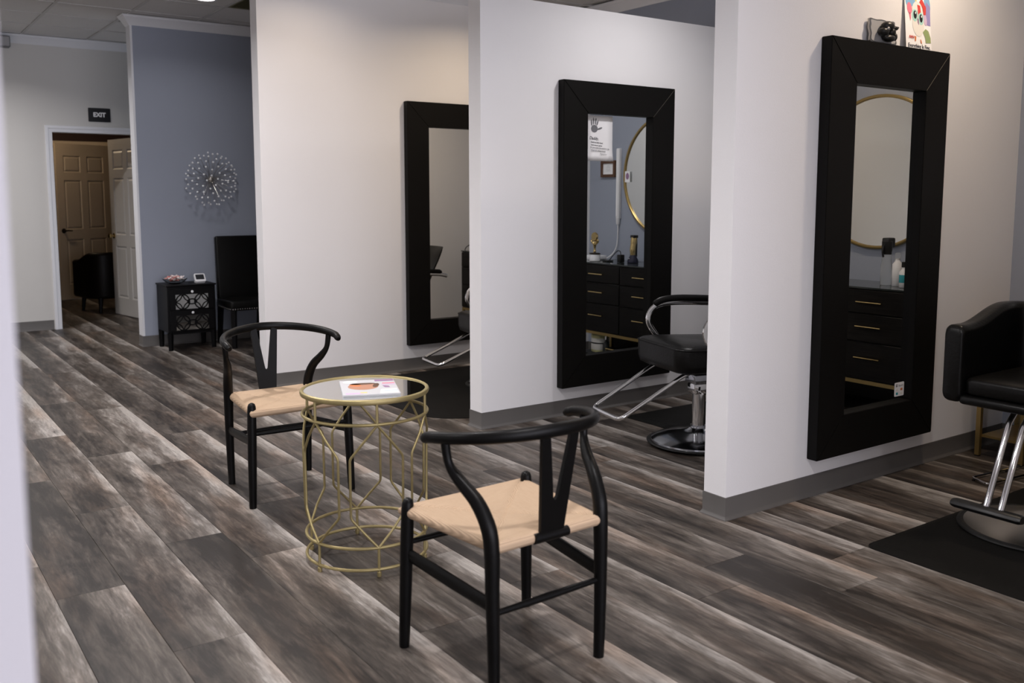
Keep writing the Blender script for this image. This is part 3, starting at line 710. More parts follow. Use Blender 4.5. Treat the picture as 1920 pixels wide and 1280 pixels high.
def wishbone(label, loc, rz):
    t = thing('wishbone_chair', label, 'chair', loc, rz, 'black wishbone chairs at the gold table')
    link('seat', seat_mesh(), t, 'natural woven paper cord seat')
    BW = 'black_wood'
    for s in (-1, 1):
        pr = [(.0155, 0), (.0165, .01), (.0195, .20), (.0205, .36), (.0195, .44), (.018, .462), (.014, .473), (.006, .478)]
        mb = MB()
        mb.tube([(s * (.242 - .012 * (z_ / .47)), -.208 + .012 * (z_ / .47), z_) for r_, z_ in pr], [r_ for r_, z_ in pr], 14); mb.build('leg', BW, t)
        P = smooth_path([(s * .198, .205, 0), (s * .200, .207, .15), (s * .202, .205, .30), (s * .202, .203, .42), (s * .206, .193, .49), (s * .217, .155, .555), (s * .236, .100, .605), (s * .252, .068, .65), (s * .259, .060, .712)], 5)
        rr = lerp_list([.0165, .0185, .0205, .0225, .0225, .021, .018, .0125, .0135], len(P))
        MB().tube(P, rr, 14).build('leg', BW, t)
        sb = MB(); a = Vector((s * .232, -.200, .30)); b = Vector((s * .203, .205, .268))
        sb.tube([a, a.lerp(b, .5), b], [.021, .023, .021], 10, flat=(.45, 1.0)); sb.build('side_stretcher', BW, t)
    MB().tube([(-.232, -.202, .335), (0, -.202, .335), (.232, -.202, .335)], [.0085, .0115, .0085], 10).build('stretcher', BW, t)
    MB().tube([(-.2, .205, .245), (0, .205, .245), (.2, .205, .245)], [.0085, .0115, .0085], 10).build('stretcher', BW, t)
    MB().tube([(-.062, .212, .431), (.062, .212, .431)], .0155, 12).build('back_rail', BW, t)
    # steam bent top rail
    pts = []; N_ = 44
    for i in range(N_ + 1):
        a = -PI * .62 + (PI * 1.24) * i / N_   # 0 = back centre
        x = .272 * math.sin(a) if abs(a) < PI / 2 else math.copysign(.272 - .006 * (abs(a) - PI / 2) * 2, a)
        y = .262 * math.cos(a) if abs(a) < PI / 2 else -.262 * math.sin(abs(a) - PI / 2) * .42
        q = abs(a) / (PI * .62); z_ = .752 - .050 * (q ** 1.6)
        pts.append((x, y, z_))
    n_ = len(pts); rad = []; fl_ = []
    for i in range(n_):
        q = abs(i / (n_ - 1) * 2 - 1); r_ = .0165 + .0015 * (1 - q)
        if q > .975: r_ *= .62
        elif q > .95: r_ *= .9
        rad.append(r_); fl_.append((.72 + .28 * q, 1.12 - .12 * q))
    MB().tube(pts, rad, 14, flat=fl_, up=(0, 0, 1)).build('top_rail', BW, t)
    # Y splat
    def Z(h): return h
    poly = [(-.041, .425), (-.068, .745), (-.038, .745), (-.0075, .548), (0, .540), (.0075, .548), (.038, .745), (.068, .745), (.041, .425)]
    M = FRAME((0, .212, .425), (1, 0, 0), Vector((0, .040, .32)))
    MB().prism([(x, z_ - .425) for x, z_ in poly][::-1], -.006, .006, M).build('splat', BW, t)
    return t
wishbone('black wishbone chair facing the camera behind the gold table', (1.640, 4.200, 0), R(0))
wishbone('black wishbone chair nearest the camera with its back turned', (1.578, 2.262, 0), R(180 + 2.0))

# ------------------------------------------------------------------ gold table
TC = (1.578, 3.213)
t = thing('side_table', 'round gold wire side table with mirrored top', 'table', (*TC, 0))
TR, BR = .238, .232
def ring(r, z_, rad, n=64): return [(r * math.cos(2 * PI * i / n), r * math.sin(2 * PI * i / n), z_) for i in range(n)]
def ringm(name, r, z_, rad, fl_=(1, 1)): MB().tube(ring(r, z_, rad), rad, 8, closed=True, flat=fl_, up=(0, 0, 1)).build(name, 'gold_paint', t)
ringm('top_ring', TR, .655, .0085, (1, 1.25)); ringm('upper_ring', TR, .572, .0062); ringm('lower_ring', BR, .108, .0062); ringm('base_ring', BR, .026, .0062)
MB().lathe([(TR - .006, .655), (TR - .006, .660), (.01, .660)], 64).build('mirror_top', 'mirror', t, label='round mirrored glass top')
NA = 6; A0 = R(14)
for k in range(NA):
    a = A0 + 2 * PI * k / NA
    c_, s_ = math.cos(a), math.sin(a)
    MB().tube([(TR * c_, TR * s_, .572), (TR * c_, TR * s_, .652)], .0055, 8).build('post', 'gold_paint', t)
    f = MB().tube([(BR * c_, BR * s_, .008), (BR * c_, BR * s_, .108)], .0055, 8).build('post', 'gold_paint', t)
    MB().lathe([(.008, 0), (.0085, .004), (.0085, .016), (.006, .018)], 12, c=(BR * c_, BR * s_)).build('foot', 'gold_paint', t)
    for sg_ in (-1, 1):
        hw = R(24.5)
        P = []
        def pt(da, z_): r_ = BR + (TR - BR) * z_ / .6; return Vector((r_ * math.cos(a + sg_ * da), r_ * math.sin(a + sg_ * da), z_))
        keys = [(0, .108), (hw * .5, .165), (hw, .222), (hw, .34), (hw, .445), (hw * .5, .508), (0, .570)]
        P = [pt(*q) for q in keys]
        path_ = fillet([P[0], P[1], P[2], P[4], P[5], P[6]], .012, 4)
        MB().tube(path_, .0048, 8).build('lattice_rod', 'gold_paint', t)
ms = [('magazine', 'glossy magazine with a portrait cover on the mirrored gold table')]
t = thing('magazine', ms[0][1], 'magazine', (1.587, 3.195, .6602), R(-22))
MB().bbox(-.106, .106, -.137, .137, 0, .005, .0012, 1).build('cover', 'magazine_paper', t); MB().bbox(-.1055, .1065, -.139, .132, .0052, .0085, .001, 1).build('front_sheet', 'magazine_paper', t)
def mp_(name, m, polys, lv):
    for p in polys: MB().prism(p, .0086 + lv * .0001, .0087 + lv * .0001).build(name, m, t, smooth=False)
mp_('cover_print', 'c_skin', [blob(-.022, .005, .058, .062, 0, 20)], 1); mp_('cover_print', 'c_cream', [blob(-.066, .10, .03, .022, .4, 12), [(.03, -.13), (.1, -.13), (.1, -.05), (.04, -.06)]], 0)
mp_('cover_print', 'c_mauve', [[(.03, .095), (.104, .095), (.104, .128), (.03, .128)], [(.052, .012), (.075, .0), (.078, -.03), (.058, -.025)]], 2)
mp_('cover_print', 'c_pink', [[(.055, .045), (.103, .045), (.103, .062), (.055, .062)]], 2)
mp_('cover_print', 'c_lilac', [[(.05, .02), (.103, .02), (.103, .036), (.05, .036)], [(-.095, -.132), (-.03, -.132), (-.03, -.108), (-.095, -.108)]], 2)
mp_('cover_print', 'c_yellow', [[(-.04, -.118), (-.015, -.118), (-.015, -.1), (-.04, -.1)]], 3)
mp_('cover_print', 'c_orange', [blob(-.05, .035, .022, .03, .3, 12)], 2); mp_('cover_print', 'c_blue', [[(.05, -.09), (.1, -.09), (.1, -.084), (.05, -.084)]], 2)
# hair / shadow rim of the portrait
mp_('cover_print', 'wood_frame', [blob(-.02, .055, .05, .018, .05, 14), blob(.028, .02, .012, .04, -.2, 12)], 2)

# ------------------------------------------------------------------ salon mats
def salon_mat(label, pts, th=.014):
    o = thing('floor_mat', label, 'mat', (0, 0, 0), 0, 'black salon floor mats')
    mb = MB(); k = len(pts); cx = sum(p[0] for p in pts) / k; cy = sum(p[1] for p in pts) / k
    def ins(d):
        out = []
        for x, y in pts:
            v = Vector((cx - x, cy - y)); l = v.length; out.append((x + v.x / l * d, y + v.y / l * d))
        return out
    vs = [(x, y, .0003) for x, y in pts] + [(x, y, .003) for x, y in pts] + [(x, y, th) for x, y in ins(.05)]
    fs = [tuple(range(2 * k, 3 * k))] + [(b + i, b + (i + 1) % k, b + k + (i + 1) % k, b + k + i) for b in (0, k) for i in range(k)]
    mb.add(vs, fs); mb.build('rubber_sheet', 'mat_rubber', o, ang=50); return o
salon_mat('black salon mat under the boxy styling chair at the right', rrect(1.45, 1.25, .05, 5, 3.235 + .725, 2.135 - .625))
salon_mat('black salon mat behind the chrome chair in the middle bay', rrect(1.15, .95, .04, 5, 3.935 + .575, 4.335 - .475))
def round_mat():
    x0, x1, y0, y1 = 2.875, 4.45, 4.86, 6.38
    return rrect(x1 - x0, y1 - y0, .32, 8, (x0 + x1) / 2, (y0 + y1) / 2)
salon_mat('black salon mat with rounded corners before the far mirror', round_mat())

# ------------------------------------------------------------------ chrome styling chairs (front = -y)
def cushion(x0, x1, y0, y1, z0, z1, r, crown_=.012, n=14):
    """puffed cushion"""
    mb = MB(); mb.bbox(x0, x1, y0, y1, z0, z1, r, 4); return mb
def styling_chair(label, loc, rz, seat_z=.55):
    t = thing('styling_chair', label, 'chair', loc, rz, 'chrome armed styling chairs')
    zb = seat_z - .15
    # seat: rounded trapezoid cushion with crowned top
    mb = MB(); out = rrect(.53, .53, .085, 7); k = len(out); rings = []
    for ins, z_ in ((.035, zb), (.010, zb + .012), (.0, zb + .045), (.0, zb + .115), (.004, zb + .126), (.020, zb + .138), (.07, zb + .148), (.16, zb + .150), (.235, zb + .146)):
        sc = 1 - ins / .265; rings.append([(x * sc, y * sc - .015, z_ - .012 * (y * sc / .265) * (1 if z_ > zb + .1 else 0)) for x, y in out])
    vs = [p for r_ in rings for p in r_]; fs = [(i * k + j, i * k + (j + 1) % k, (i + 1) * k + (j + 1) % k, (i + 1) * k + j) for i in range(len(rings) - 1) for j in range(k)] + [tuple(range(k))[::-1], tuple((len(rings) - 1) * k + j for j in range(k))]
    se = mb.add(vs, fs).build('seat', 'black_leather', t, ang=70)
    MB().tube([(x * 1.0, y * 1.0 - .015, zb + .122 - .012 * (y / .265)) for x, y in out], .0045, 6, closed=True, up=(0, 0, 1)).build('piping', 'black_leather', se)
    MB().box(-.18, .18, -.2, .2, zb - .012, zb + .003).build('seat_plate', 'black_plastic', t, smooth=False)
    # backrest, curved
    b = MB(); n = 12; rows = 9; vs = []; fs = []
    prof = [(.00, .0), (.02, .012), (.1, .02), (.2, .022), (.3, .018), (.36, .01), (.385, 0)]
    def sect(v):
        y = .285 + .16 * v + .05 * v * v; return y, seat_z + .03 + .36 * v
    for side in (0, 1):
        for i in range(rows + 1):
            v = i / rows; y, z_ = sect(v); hw = .245 * (1 - .10 * max(0, v - .7) / .3) ; th = .05 * math.sqrt(max(0.0, 1 - (2 * v - 1) ** 8))
            for j in range(n + 1):
                u = j / n * 2 - 1; bulge = th * (1 - abs(u) ** 6 * .75)
                vs.append((u * hw, y - .05 * u * u * -1 * -1 + (bulge if side else -bulge) * .7, z_))
    m2 = (rows + 1) * (n + 1)
    for side in (0, 1):
        for i in range(rows):
            for j in range(n):
                a0 = side * m2 + i * (n + 1) + j; fs.append((a0, a0 + 1, a0 + n + 2, a0 + n + 1) if side else (a0 + n + 1, a0 + n + 2, a0 + 1, a0))
    def edge(ids):
        for q in range(len(ids) - 1): fs.append((ids[q], ids[q + 1], ids[q + 1] + m2, ids[q] + m2))
    edge([j for j in range(n + 1)]); edge([i * (n + 1) + n for i in range(rows + 1)]); edge([rows * (n + 1) + j for j in range(n, -1, -1)]); edge([i * (n + 1) for i in range(rows, -1, -1)])
    bk = b.add(vs, fs).build('backrest', 'black_leather', t, ang=60)
    MB().tube([(.13, .47, seat_z + .20), (.19, .52, seat_z + .18)], [.006, .010], 8).build('recline_lever', 'chrome', t)
    for s in (-1, 1):
        x = s * .300
        P = [(x, -.03, seat_z - .12), (x, -.105, seat_z - .02), (x, -.160, seat_z + .065), (x, -.145, seat_z + .13), (x, -.085, seat_z + .165), (x, .02, seat_z + .172), (x, .18, seat_z + .165), (x, .34, seat_z + .152), (x, .42, seat_z + .135)]
        pth = smooth_path(P, 6)
        ar = MB().tube(pth, .0135, 10, flat=(1.25, .8), up=(1, 0, 0)).build('arm_tube', 'chrome', t)
        PP = smooth_path([(x, -.125, seat_z + .160), (x, -.070, seat_z + .185), (x, .03, seat_z + .192), (x, .20, seat_z + .184), (x, .36, seat_z + .170)], 5)
        MB().tube(PP, [.010] + [.018] * (len(PP) - 2) + [.010], 10, flat=(1.35, .75), up=(1, 0, 0)).build('arm_pad', 'black_leather', ar)
        MB().tube([(s * .17, 0, zb - .004), (x, -.05, zb + .03)], .012, 8).build('arm_bracket', 'black_plastic', t)
    ft = fillet([(-.165, -.12, zb + .002), (-.165, -.19, zb - .008), (-.160, -.585, .222), (.160, -.585, .222), (.165, -.19, zb - .008), (.165, -.12, zb + .002)], .045, 5)
    MB().tube(ft, .0115, 12).build('footrest', 'chrome', t, label='chrome U shaped footrest')
    MB().lathe([(.036, .055), (.036, zb - .135), (.030, zb - .13), (.020, zb - .12), (.017, zb - .01)], 24).build('column', 'chrome', t)
    MB().bbox(-.055, .055, -.06, .06, zb - .10, zb - .045, .008).build('pump_bracket', 'black_chrome', t); MB().bbox(-.045, .045, -.05, .05, zb - .16, zb - .10, .01).build('pump_head', 'chrome', t)
    MB().tube(smooth_path([(.04, -.02, zb - .12), (.10, -.06, zb - .13), (.19, -.10, zb - .12)], 4), .007, 8).build('pump_lever', 'chrome', t)
    MB().lathe([(.266, .016), (.262, .030), (.235, .043), (.17, .060), (.10, .074), (.06, .086), (.048, .096), (.046, .106), (.036, .110)], 48).build('base', 'black_chrome', t)
    MB().lathe([(.284, .0155), (.288, .017), (.284, .021), (.270, .023), (.262, .022), (.262, .0155)], 48).build('base_ring', 'black_plastic', t)
    return t
def rz_of(dx, dy): return math.atan2(dy, dx) + PI / 2
a = R(166); c2 = styling_chair('padded black styling chair with chrome arms in the middle bay', (3.845, 3.615, 0), rz_of(math.cos(a), math.sin(a)), .60)
a = R(172); c1 = styling_chair('black styling chair half hidden behind the middle partition', (3.875, 5.580, 0), rz_of(math.cos(a), math.sin(a)), .545)

# boxy styling chair at the right
def loft_shell(path, tops, z0, th, m=10):
    """path: plan points of the centre line, tops: height per point; rounded wall section"""
    mb = MB(); P = [Vector((p[0], p[1], 0)) for p in path]; k = len(P); rings = []
    for i in range(k):
        T = (P[min(i + 1, k - 1)] - P[max(i - 1, 0)]).normalized(); Nn = Vector((T.y, -T.x, 0)); h = tops[i] - z0
        ring_ = []
        for x, z_ in rrect(th, h, th * .34, 5, 0, h / 2): ring_.append(P[i] + Nn * x + Vector((0, 0, z0 + z_)))
        rings.append(ring_)
    n = len(rings[0])
    # rounded ends
    def shrink(r_, T, d, sc):
        c = sum(r_, Vector()) / n; return [c + (p - c) * sc + T * d for p in r_]
    T0 = (P[0] - P[1]).normalized(); T1 = (P[-1] - P[-2]).normalized()
    rings = [shrink(rings[0], T0, .022, .80), shrink(rings[0], T0, .017, .90), shrink(rings[0], T0, .008, .98)] + rings + [shrink(rings[-1], T1, .008, .98), shrink(rings[-1], T1, .017, .90), shrink(rings[-1], T1, .022, .80)]
    vs = [p for r_ in rings for p in r_]; fs = [(i * n + j, i * n + (j + 1) % n, (i + 1) * n + (j + 1) % n, (i + 1) * n + j) for i in range(len(rings) - 1) for j in range(n)] + [tuple(range(n))[::-1], tuple((len(rings) - 1) * n + j for j in range(n))]
    return mb.add(vs, fs)
def sstep(t): t = max(0, min(1, t)); return t * t * (3 - 2 * t)
t = thing('boxy_styling_chair', 'boxy black leather styling chair on a steel base at the right edge', 'chair', (3.950, 1.805, 0), R(-90), None)
hw, fy, by = .258, -.240, .250
pl_ = fillet([(-hw, fy, 0), (-hw, by, 0), (hw, by, 0), (hw, fy, 0)], .10, 6)
full = []
for i in range(len(pl_) - 1):
    s_ = max(1, int((pl_[i + 1] - pl_[i]).length / .03))
    for j in range(s_): full.append(pl_[i].lerp(pl_[i + 1], j / s_))
full.append(pl_[-1])
tops = [.866 + .070 * sstep((p.y - (fy + .06)) / (.32)) for p in full]
loft_shell([(p.x, p.y) for p in full], tops, .545, .082).build('shell', 'black_leather', t, ang=60, label='black leather arms and back')
MB().bbox(-hw + .03, hw - .03, fy - .018, by, .540, .580, .018, 3).build('seat_base', 'black_leather', t)
sc_ = MB(); out = rrect(2 * hw - .085, .48, .035, 5, 0, -.005); k = len(out); rings = []
for ins, z_ in ((.01, .581), (.0, .590), (.0, .636), (.004, .645), (.014, .652), (.05, .659), (.14, .662)):
    s1 = 1 - ins / .22; rings.append([(x * s1, -.005 + (y + .005) * s1, z_) for x, y in out])
sc_.add([p for r_ in rings for p in r_], [(i * k + j, i * k + (j + 1) % k, (i + 1) * k + (j + 1) % k, (i + 1) * k + j) for i in range(len(rings) - 1) for j in range(k)] + [tuple(range(k))[::-1], tuple((len(rings) - 1) * k + j for j in range(k))])
sc_.build('seat_cushion', 'black_leather', t, ang=60)
MB().lathe([(.06, .495), (.06, .505), (.038, .528), (.034, .44), (.034, .44), (.040, .438), (.040, .09), (.05, .085)][2:], 24).build('column', 'chrome', t)
MB().box(-.14, .14, -.16, .16, .525, .544).build('seat_plate', 'black_plastic', t, smooth=False)
for s in (-1, 1):
    MB().tube([(s * .029 - .01, -.345, .170), (s * .029 - .01, -.205, .490), (s * .029 - .01, -.16, .53)], .0125, 12).build('footrest_tube', 'chrome', t)
TB0, TB1 = -.172, .108
fb = MB().tube([(TB0, -.352, .158), (TB0 + .012, -.352, .158), (TB1 - .012, -.352, .158), (TB1, -.352, .158)], [.018, .022, .022, .018], 12, flat=(1.35, .85)); fb.build('footrest_bar', 'black_plastic', t, label='black rubber footrest bar')
MB().lathe([(.283, .018), (.278, .027), (.24, .040), (.16, .058), (.09, .074), (.06, .086), (.048, .094), (.046, .10)], 56).build('base', 'brushed_steel', t, label='brushed steel round base')
MB().lathe([(.30, .0155), (.304, .018), (.302, .024), (.29, .030), (.276, .027), (.276, .0155)], 56).build('base_ring', 'black_plastic', t)
# chrome loop just above the floor behind it
t = thing('chrome_loop', 'thin chrome wire footrest loop low over the floor behind the boxy chair', 'footrest', (4.42, 2.30, 0))
lp = fillet([(.42, -.092, .012), (-.02, -.05, .012), (.03, .055, .012), (.42, .009, .012)], .022, 4); MB().tube(lp, .006, 8).build('wire', 'chrome', t)
for x, y in ((.30, -.081), (.30, .023), (.02, .04)): MB().lathe([(.007, 0), (.007, .008), (.004, .009)], 8, c=(x, y)).build('pad', 'black_plastic', t)

# ------------------------------------------------------------------ dressers against the blue wall
def dresser(y0, y1, label):
    t = thing('dresser', label, 'dresser', (0, 0, 0), 0, 'black dressers against the blue wall')
    t.location = (XR - .02, (y0 + y1) / 2, 0); W = y1 - y0; D = .395; B = .295; T_ = .845
    def at(mb): return mb
    body = MB().box(-D, 0, -W / 2, W / 2, B, T_).build('body', 'dresser_wood', t, smooth=False)
    MB().box(-D - .014, 0, -W / 2 - .005, W / 2 + .005, T_, T_ + .010).build('glass_top', 'dark_glass', t, smooth=False)
    f = MB().box(-D - .006, -D + .018, -W / 2, W / 2, B - .024, B - .001).box(-.02, 0, -W / 2, W / 2, B - .024, B - .001).box(-D, 0, -W / 2, -W / 2 + .02, B - .024, B - .001).box(-D, 0, W / 2 - .02, W / 2, B - .024, B - .001); f.build('gold_rail', 'gold_metal', t, smooth=False)
    for x in (-D + .006, -.012):
        for y in (-W / 2 + .012, W / 2 - .012): MB().box(x - .012, x + .012, y - .012, y + .012, 0, B - .02).build('leg', 'gold_metal', t, smooth=False)
    MB().box(-D + .01, -.005, -W / 2 + .01, W / 2 - .01, .085, .100).build('shelf', 'dresser_wood', t, smooth=False); MB().box(-.012, -.002, -W / 2 + .02, W / 2 - .02, .1005, B - .025).build('back_panel', 'dresser_wood', t, smooth=False)
    hs = ((.70, .838, .766), (.530, .692, .620), (.302, .522, .432))
    for sgn in (-1, 1):
        for z0, z1, hz_ in hs:
            y_0, y_1 = (sgn * .004, sgn * (W / 2 - .006)); ya, yb = min(y_0, y_1), max(y_0, y_1)
            dr = MB().bbox(-D - .014, -D - .0005, ya, yb, z0, z1, .002, 1).build('drawer', 'dresser_wood', t)
            yc = sgn * .26
            h = MB().tube([(-D - .040, yc - .084, hz_), (-D - .040, yc + .084, hz_)], .0055, 8); 
            for s in (-1, 1): h.tube([(-D - .012, yc + s * .065, hz_), (-D - .040, yc + s * .065, hz_)], .004, 6)
            h.build('handle', 'brass', dr, label='thin brass bar handle')
    return t
dresser(1.225, 2.315, 'black dresser seen in the nearest mirror, holding the spray bottle')
dresser(3.120, 4.210, 'black dresser seen in the middle mirror, holding the gold trophy')
dresser(5.165, 6.255, 'black dresser seen in the far mirror, holding the hair dryer')
t = thing('gold_stand', 'narrow gold metal shelf stand by the blue wall behind the boxy chair', 'stand', (XR - .225, 2.452, 0))
for x in (-.205, .205):
    for y in (-.115, .115): MB().box(x - .012, x + .012, y - .012, y + .012, .006, .62).build('leg', 'gold_metal', t, smooth=False); MB().box(x - .011, x + .011, y - .011, y + .011, 0, .0065).build('foot', 'black_plastic', t, smooth=False)
MB().box(-.195, .195, -.105, .105, .105, .118).build('shelf', 'gold_metal', t, smooth=False); MB().box(-.22, .22, -.13, .13, .62, .635).build('top_plate', 'gold_metal', t, smooth=False)

def round_mirror(y, z_, r, label):
    t = thing('round_mirror', label, 'mirror', (XR, y, z_), 0, 'round gold rimmed mirrors on the blue wall')
    Mx = Matrix.Rotation(-PI / 2, 4, 'Y')
    MB().lathe([(r, 0), (r, .026), (r - .006, .030), (r - .016, .030), (r - .020, .026), (r - .020, 0)], 72, Mx).build('rim', 'gold_metal', t)
    MB().lathe([(r - .019, .012), (r - .019, .018), (.01, .018)], 72, Mx).build('mirror_glass', 'mirror', t); return t
round_mirror(1.765, 1.540, .482, 'round gold rimmed mirror reflected in the nearest framed mirror')
round_mirror(3.735, 1.550, .486, 'round gold rimmed mirror reflected behind the handprint note')
DT = .856
# things on the dressers
def bottle(name, label, cat, x, y, parts, rz=0):
    t = thing(name, label, cat, (x, y, DT), rz)
    for nm, m, prof in parts: MB().lathe(prof, 24).build(nm, m, t)
    return t
t = bottle('spray_bottle', 'clear spray bottle with black trigger head on the near dresser', 'bottle', 5.12, 1.975, [('bottle', 'clear_plastic', [(.030, 0), (.033, .004), (.033, .12), (.028, .135), (.026, .19), (.026, .192)]), ('collar', 'black_plastic', [(.027, .185), (.027, .20), (.030, .205), (.031, .262), (.026, .266)])])
MB().bbox(-.022, .05, -.024, .024, .225, .285, .008).build('trigger_head', 'black_plastic', t); MB().tube(smooth_path([(-.04, 0, .235), (-.045, 0, .20), (-.036, 0, .17)], 3), .006, 6).build('trigger', 'black_plastic', t)
bottle('lotion_bottle', 'white pump bottle beside the spray bottle on the near dresser', 'bottle', 5.10, 2.062, [('bottle', 'white_plastic', [(.026, 0), (.029, .004), (.029, .13), (.014, .15), (.013, .165)]), ('cap', 'clear_plastic', [(.013, .16), (.015, .162), (.015, .195), (.010, .2)])])
t = bottle('label_bottle', 'small white bottle with teal label on the near dresser', 'bottle', 5.04, 2.140, [('bottle', 'white_plastic', [(.020, 0), (.023, .004), (.023, .09), (.010, .11), (.010, .125)]), ('label', 'c_teal', [(.0233, .03), (.0235, .031), (.0235, .075), (.0233, .076)]), ('cap', 'black_plastic', [(.011, .12), (.012, .121), (.012, .15), (.008, .152)])])
t = thing('trophy', 'gold trophy figurine with cup on the middle dresser', 'trophy', (5.10, 3.125, DT + .036))
MB().lathe([(.028, 0), (.030, .003), (.022, .012), (.012, .03), (.009, .06), (.014, .09), (.030, .105), (.026, .118), (.012, .12)], 20).build('stem', 'brass', t)
for s in (-1, 1): MB().tube(smooth_path([(0, s * .012, .09), (0, s * .04, .115), (0, s * .042, .13), (0, s * .02, .125)], 4), .007, 6).build('handle', 'brass', t)
MB().lathe([(.006, -.012), (.034, -.010), (.038, 0), (.034, .010), (.006, .012)], 24, Matrix.Translation((0, 0, .158)) @ Matrix.Rotation(PI / 2, 4, 'Y')).build('medallion', 'brass', t)
MB().bbox(-.05, .09, -.10, .05, -.0355, .0005, .006).build('plinth', 'white_plastic', t, label='white box plinth')
t = thing('white_tub', 'white tub with dark lid on the middle dresser', 'tub', (5.00, 3.245, DT)); MB().lathe([(.040, 0), (.044, .004), (.044, .055), (.042, .058)], 24).build('tub', 'white_plastic', t); MB().lathe([(.045, .056), (.046, .058), (.046, .066), (.03, .069), (.008, .07), (.007, .078), (.002, .08)], 24).build('lid', 'bronze_dark', t)
t = thing('hair_clipper', 'gold and black hair clipper standing in its charger', 'clipper', (5.12, 3.575, DT)); MB().lathe([(.042, 0), (.045, .004), (.043, .022), (.030, .045), (.024, .062)], 24).build('charger', 'c_navy', t)
mb = MB(); mb.tube(smooth_path([(0, 0, .05), (-.004, 0, .10), (.004, 0, .15), (.010, 0, .188), (.010, 0, .208)], 4), [.022] * 4 + [.024] * 5 + [.027] * 4 + [.024] * 4, 14); mb.build('body', 'brass', t); MB().bbox(-.012, .034, -.024, .024, .198, .222, .005).build('blade', 'black_plastic', t)
MB().box(.018, .030, -.018, .018, .05, .19).build('back_shell', 'black_plastic', t, smooth=False)
MB().sphere((-.036, -.006, .034), .004, 8, 6).build('indicator', 'paper', t)
t = thing('charging_block', 'black charging block with cable beside the clipper', 'charger', (5.08, 3.475, DT)); MB().bbox(-.022, .022, -.022, .022, 0, .062, .004).build('block', 'black_plastic', t)
MB().tube(smooth_path([(0, 0, .058), (0, -.006, .085), (0, -.04, .09), (-.01, -.085, .05), (-.02, -.115, .012), (-.02, -.13, .006)], 5), .0035, 6).build('cable', 'black_plastic', t); 
MB().bbox(-.05, .02, -.17, -.11, 0, .010, .003).build('cable_hub', 'black_plastic', t)
t = thing('light_bar', 'slim white light bar mounted on the blue wall by the round mirror', 'lamp', (XR, 3.182, 1.20)); MB().bbox(-.030, 0, -.020, .020, 0, .585, .005).build('housing', 'white_plastic', t)
MB().bbox(-.0325, -.028, -.016, .004, .02, .565, .001, 1).build('diffuser', 'paper', t); MB().lathe([(.012, -.05), (.016, -.04), (.018, 0)], 12, c=(-.02, 0)).build('plug', 'white_plastic', t)
MB().tube(smooth_path([(-.02, 0, -.04), (-.02, .0, -.15), (-.025, -.01, -.24), (-.05, -.03, -.30), (-.10, -.045, -.335), (-.13, -.03, -.338)], 5), .005, 8).build('cord', 'white_plastic', t)
t = thing('framed_certificate', 'small certificate in brown wooden frame on the blue wall', 'picture', (XR, 3.040, 1.548))
fr_ = MB(); 
for a_ in ((-.092, .092, 0, .024), (-.092, .092, .116, .14), (-.092, -.066, .024, .116), (.066, .092, .024, .116)): fr_.box(-.018, 0, a_[0], a_[1], a_[2], a_[3])
fr_.build('frame', 'wood_frame', t, smooth=False); MB().box(-.010, -.004, -.067, .067, .022, .118).build('certificate', 'paper', t, smooth=False)
ln = MB()
for q in range(4): ln.box(-.0106, -.010, -.03 + .004 * q, .03 - .004 * q, .052 + .014 * q, .0545 + .014 * q)
ln.build('print_lines', 'c_grey', t, smooth=False)
t = thing('photo_print', 'small photo print tucked at the edge of the round mirror', 'photo', (XR - .030, 3.305, 1.548)); MB().box(-.001, 0, -.030, .030, -.045, .045).build('sheet', 'paper', t, smooth=False); mb = MB(); mb.add([(-.0013, y, z_) for y, z_ in blob(0, .004, .02, .028)], [tuple(range(12))]); mb.build('picture', 'c_mauve', t, smooth=False)
t = thing('hair_dryer', 'black hair dryer with hanging cord on the far dresser', 'hair dryer', (5.02, 5.245, DT + .035))
MB().tube([(0, -.10, .012), (0, -.05, .012), (0, .05, .015), (0, .09, .015)], [.020, .026, .034, .030], 14).build('barrel', 'black_plastic', t); MB().tube([(0, .05, .01), (-.02, .13, -.01), (-.03, .18, -.016)], [.018, .018, .016], 10).build('grip', 'black_plastic', t)
MB().tube(ring(.012, 0, 0, 16), .003, 6, closed=True).build('hanging_loop', 'black_plastic', t).location = (0, -.115, .012)
MB().tube(smooth_path([(0, -.115, .012), (-.02, -.16, -.02), (-.05, -.165, -.12), (-.07, -.15, -.30), (-.06, -.155, -.55), (-.05, -.15, -.84)], 6), .0045, 6).build('cord', 'black_plastic', t)
# things on the shelf under the middle dresser
t = thing('product_tub', 'pale labelled product tub under the middle dresser', 'tub', (5.06, 3.255, .1002)); MB().lathe([(.070, 0), (.074, .005), (.074, .14), (.070, .145)], 24).build('tub', 'c_label', t); MB().lathe([(.075, .02), (.0752, .021), (.0752, .115), (.075, .116)], 24).build('label', 'c_cream', t); 
MB().lathe([(.0754, .07), (.0758, .071), (.0758, .080), (.0754, .081)], 24).build('print_band', 'c_black', t)
t = thing('gold_tray', 'flat gold tray of tools under the middle dresser', 'tray', (5.08, 3.60, .1002)); MB().bbox(-.12, .12, -.20, .16, 0, .012, .004, 1).build('tray', 'brass', t); MB().tube([(-.10, -.18, .05), (-.11, .16, .05)], .008, 8).build('rail', 'brass', t)
for y in (-.17, .15): MB().tube([(-.105, y, .01), (-.105, y, .05)], .005, 6).build('rail_post', 'brass', t)
t = thing('dark_bottle', 'dark glass bottle with silver neck under the middle dresser', 'bottle', (5.02, 3.375, .1002)); MB().lathe([(.025, 0), (.028, .004), (.028, .08), (.010, .105), (.010, .125)], 20).build('bottle', 'dark_glass', t); MB().lathe([(.011, .115), (.012, .116), (.012, .145), (.009, .147)], 16).build('cap', 'chrome', t)

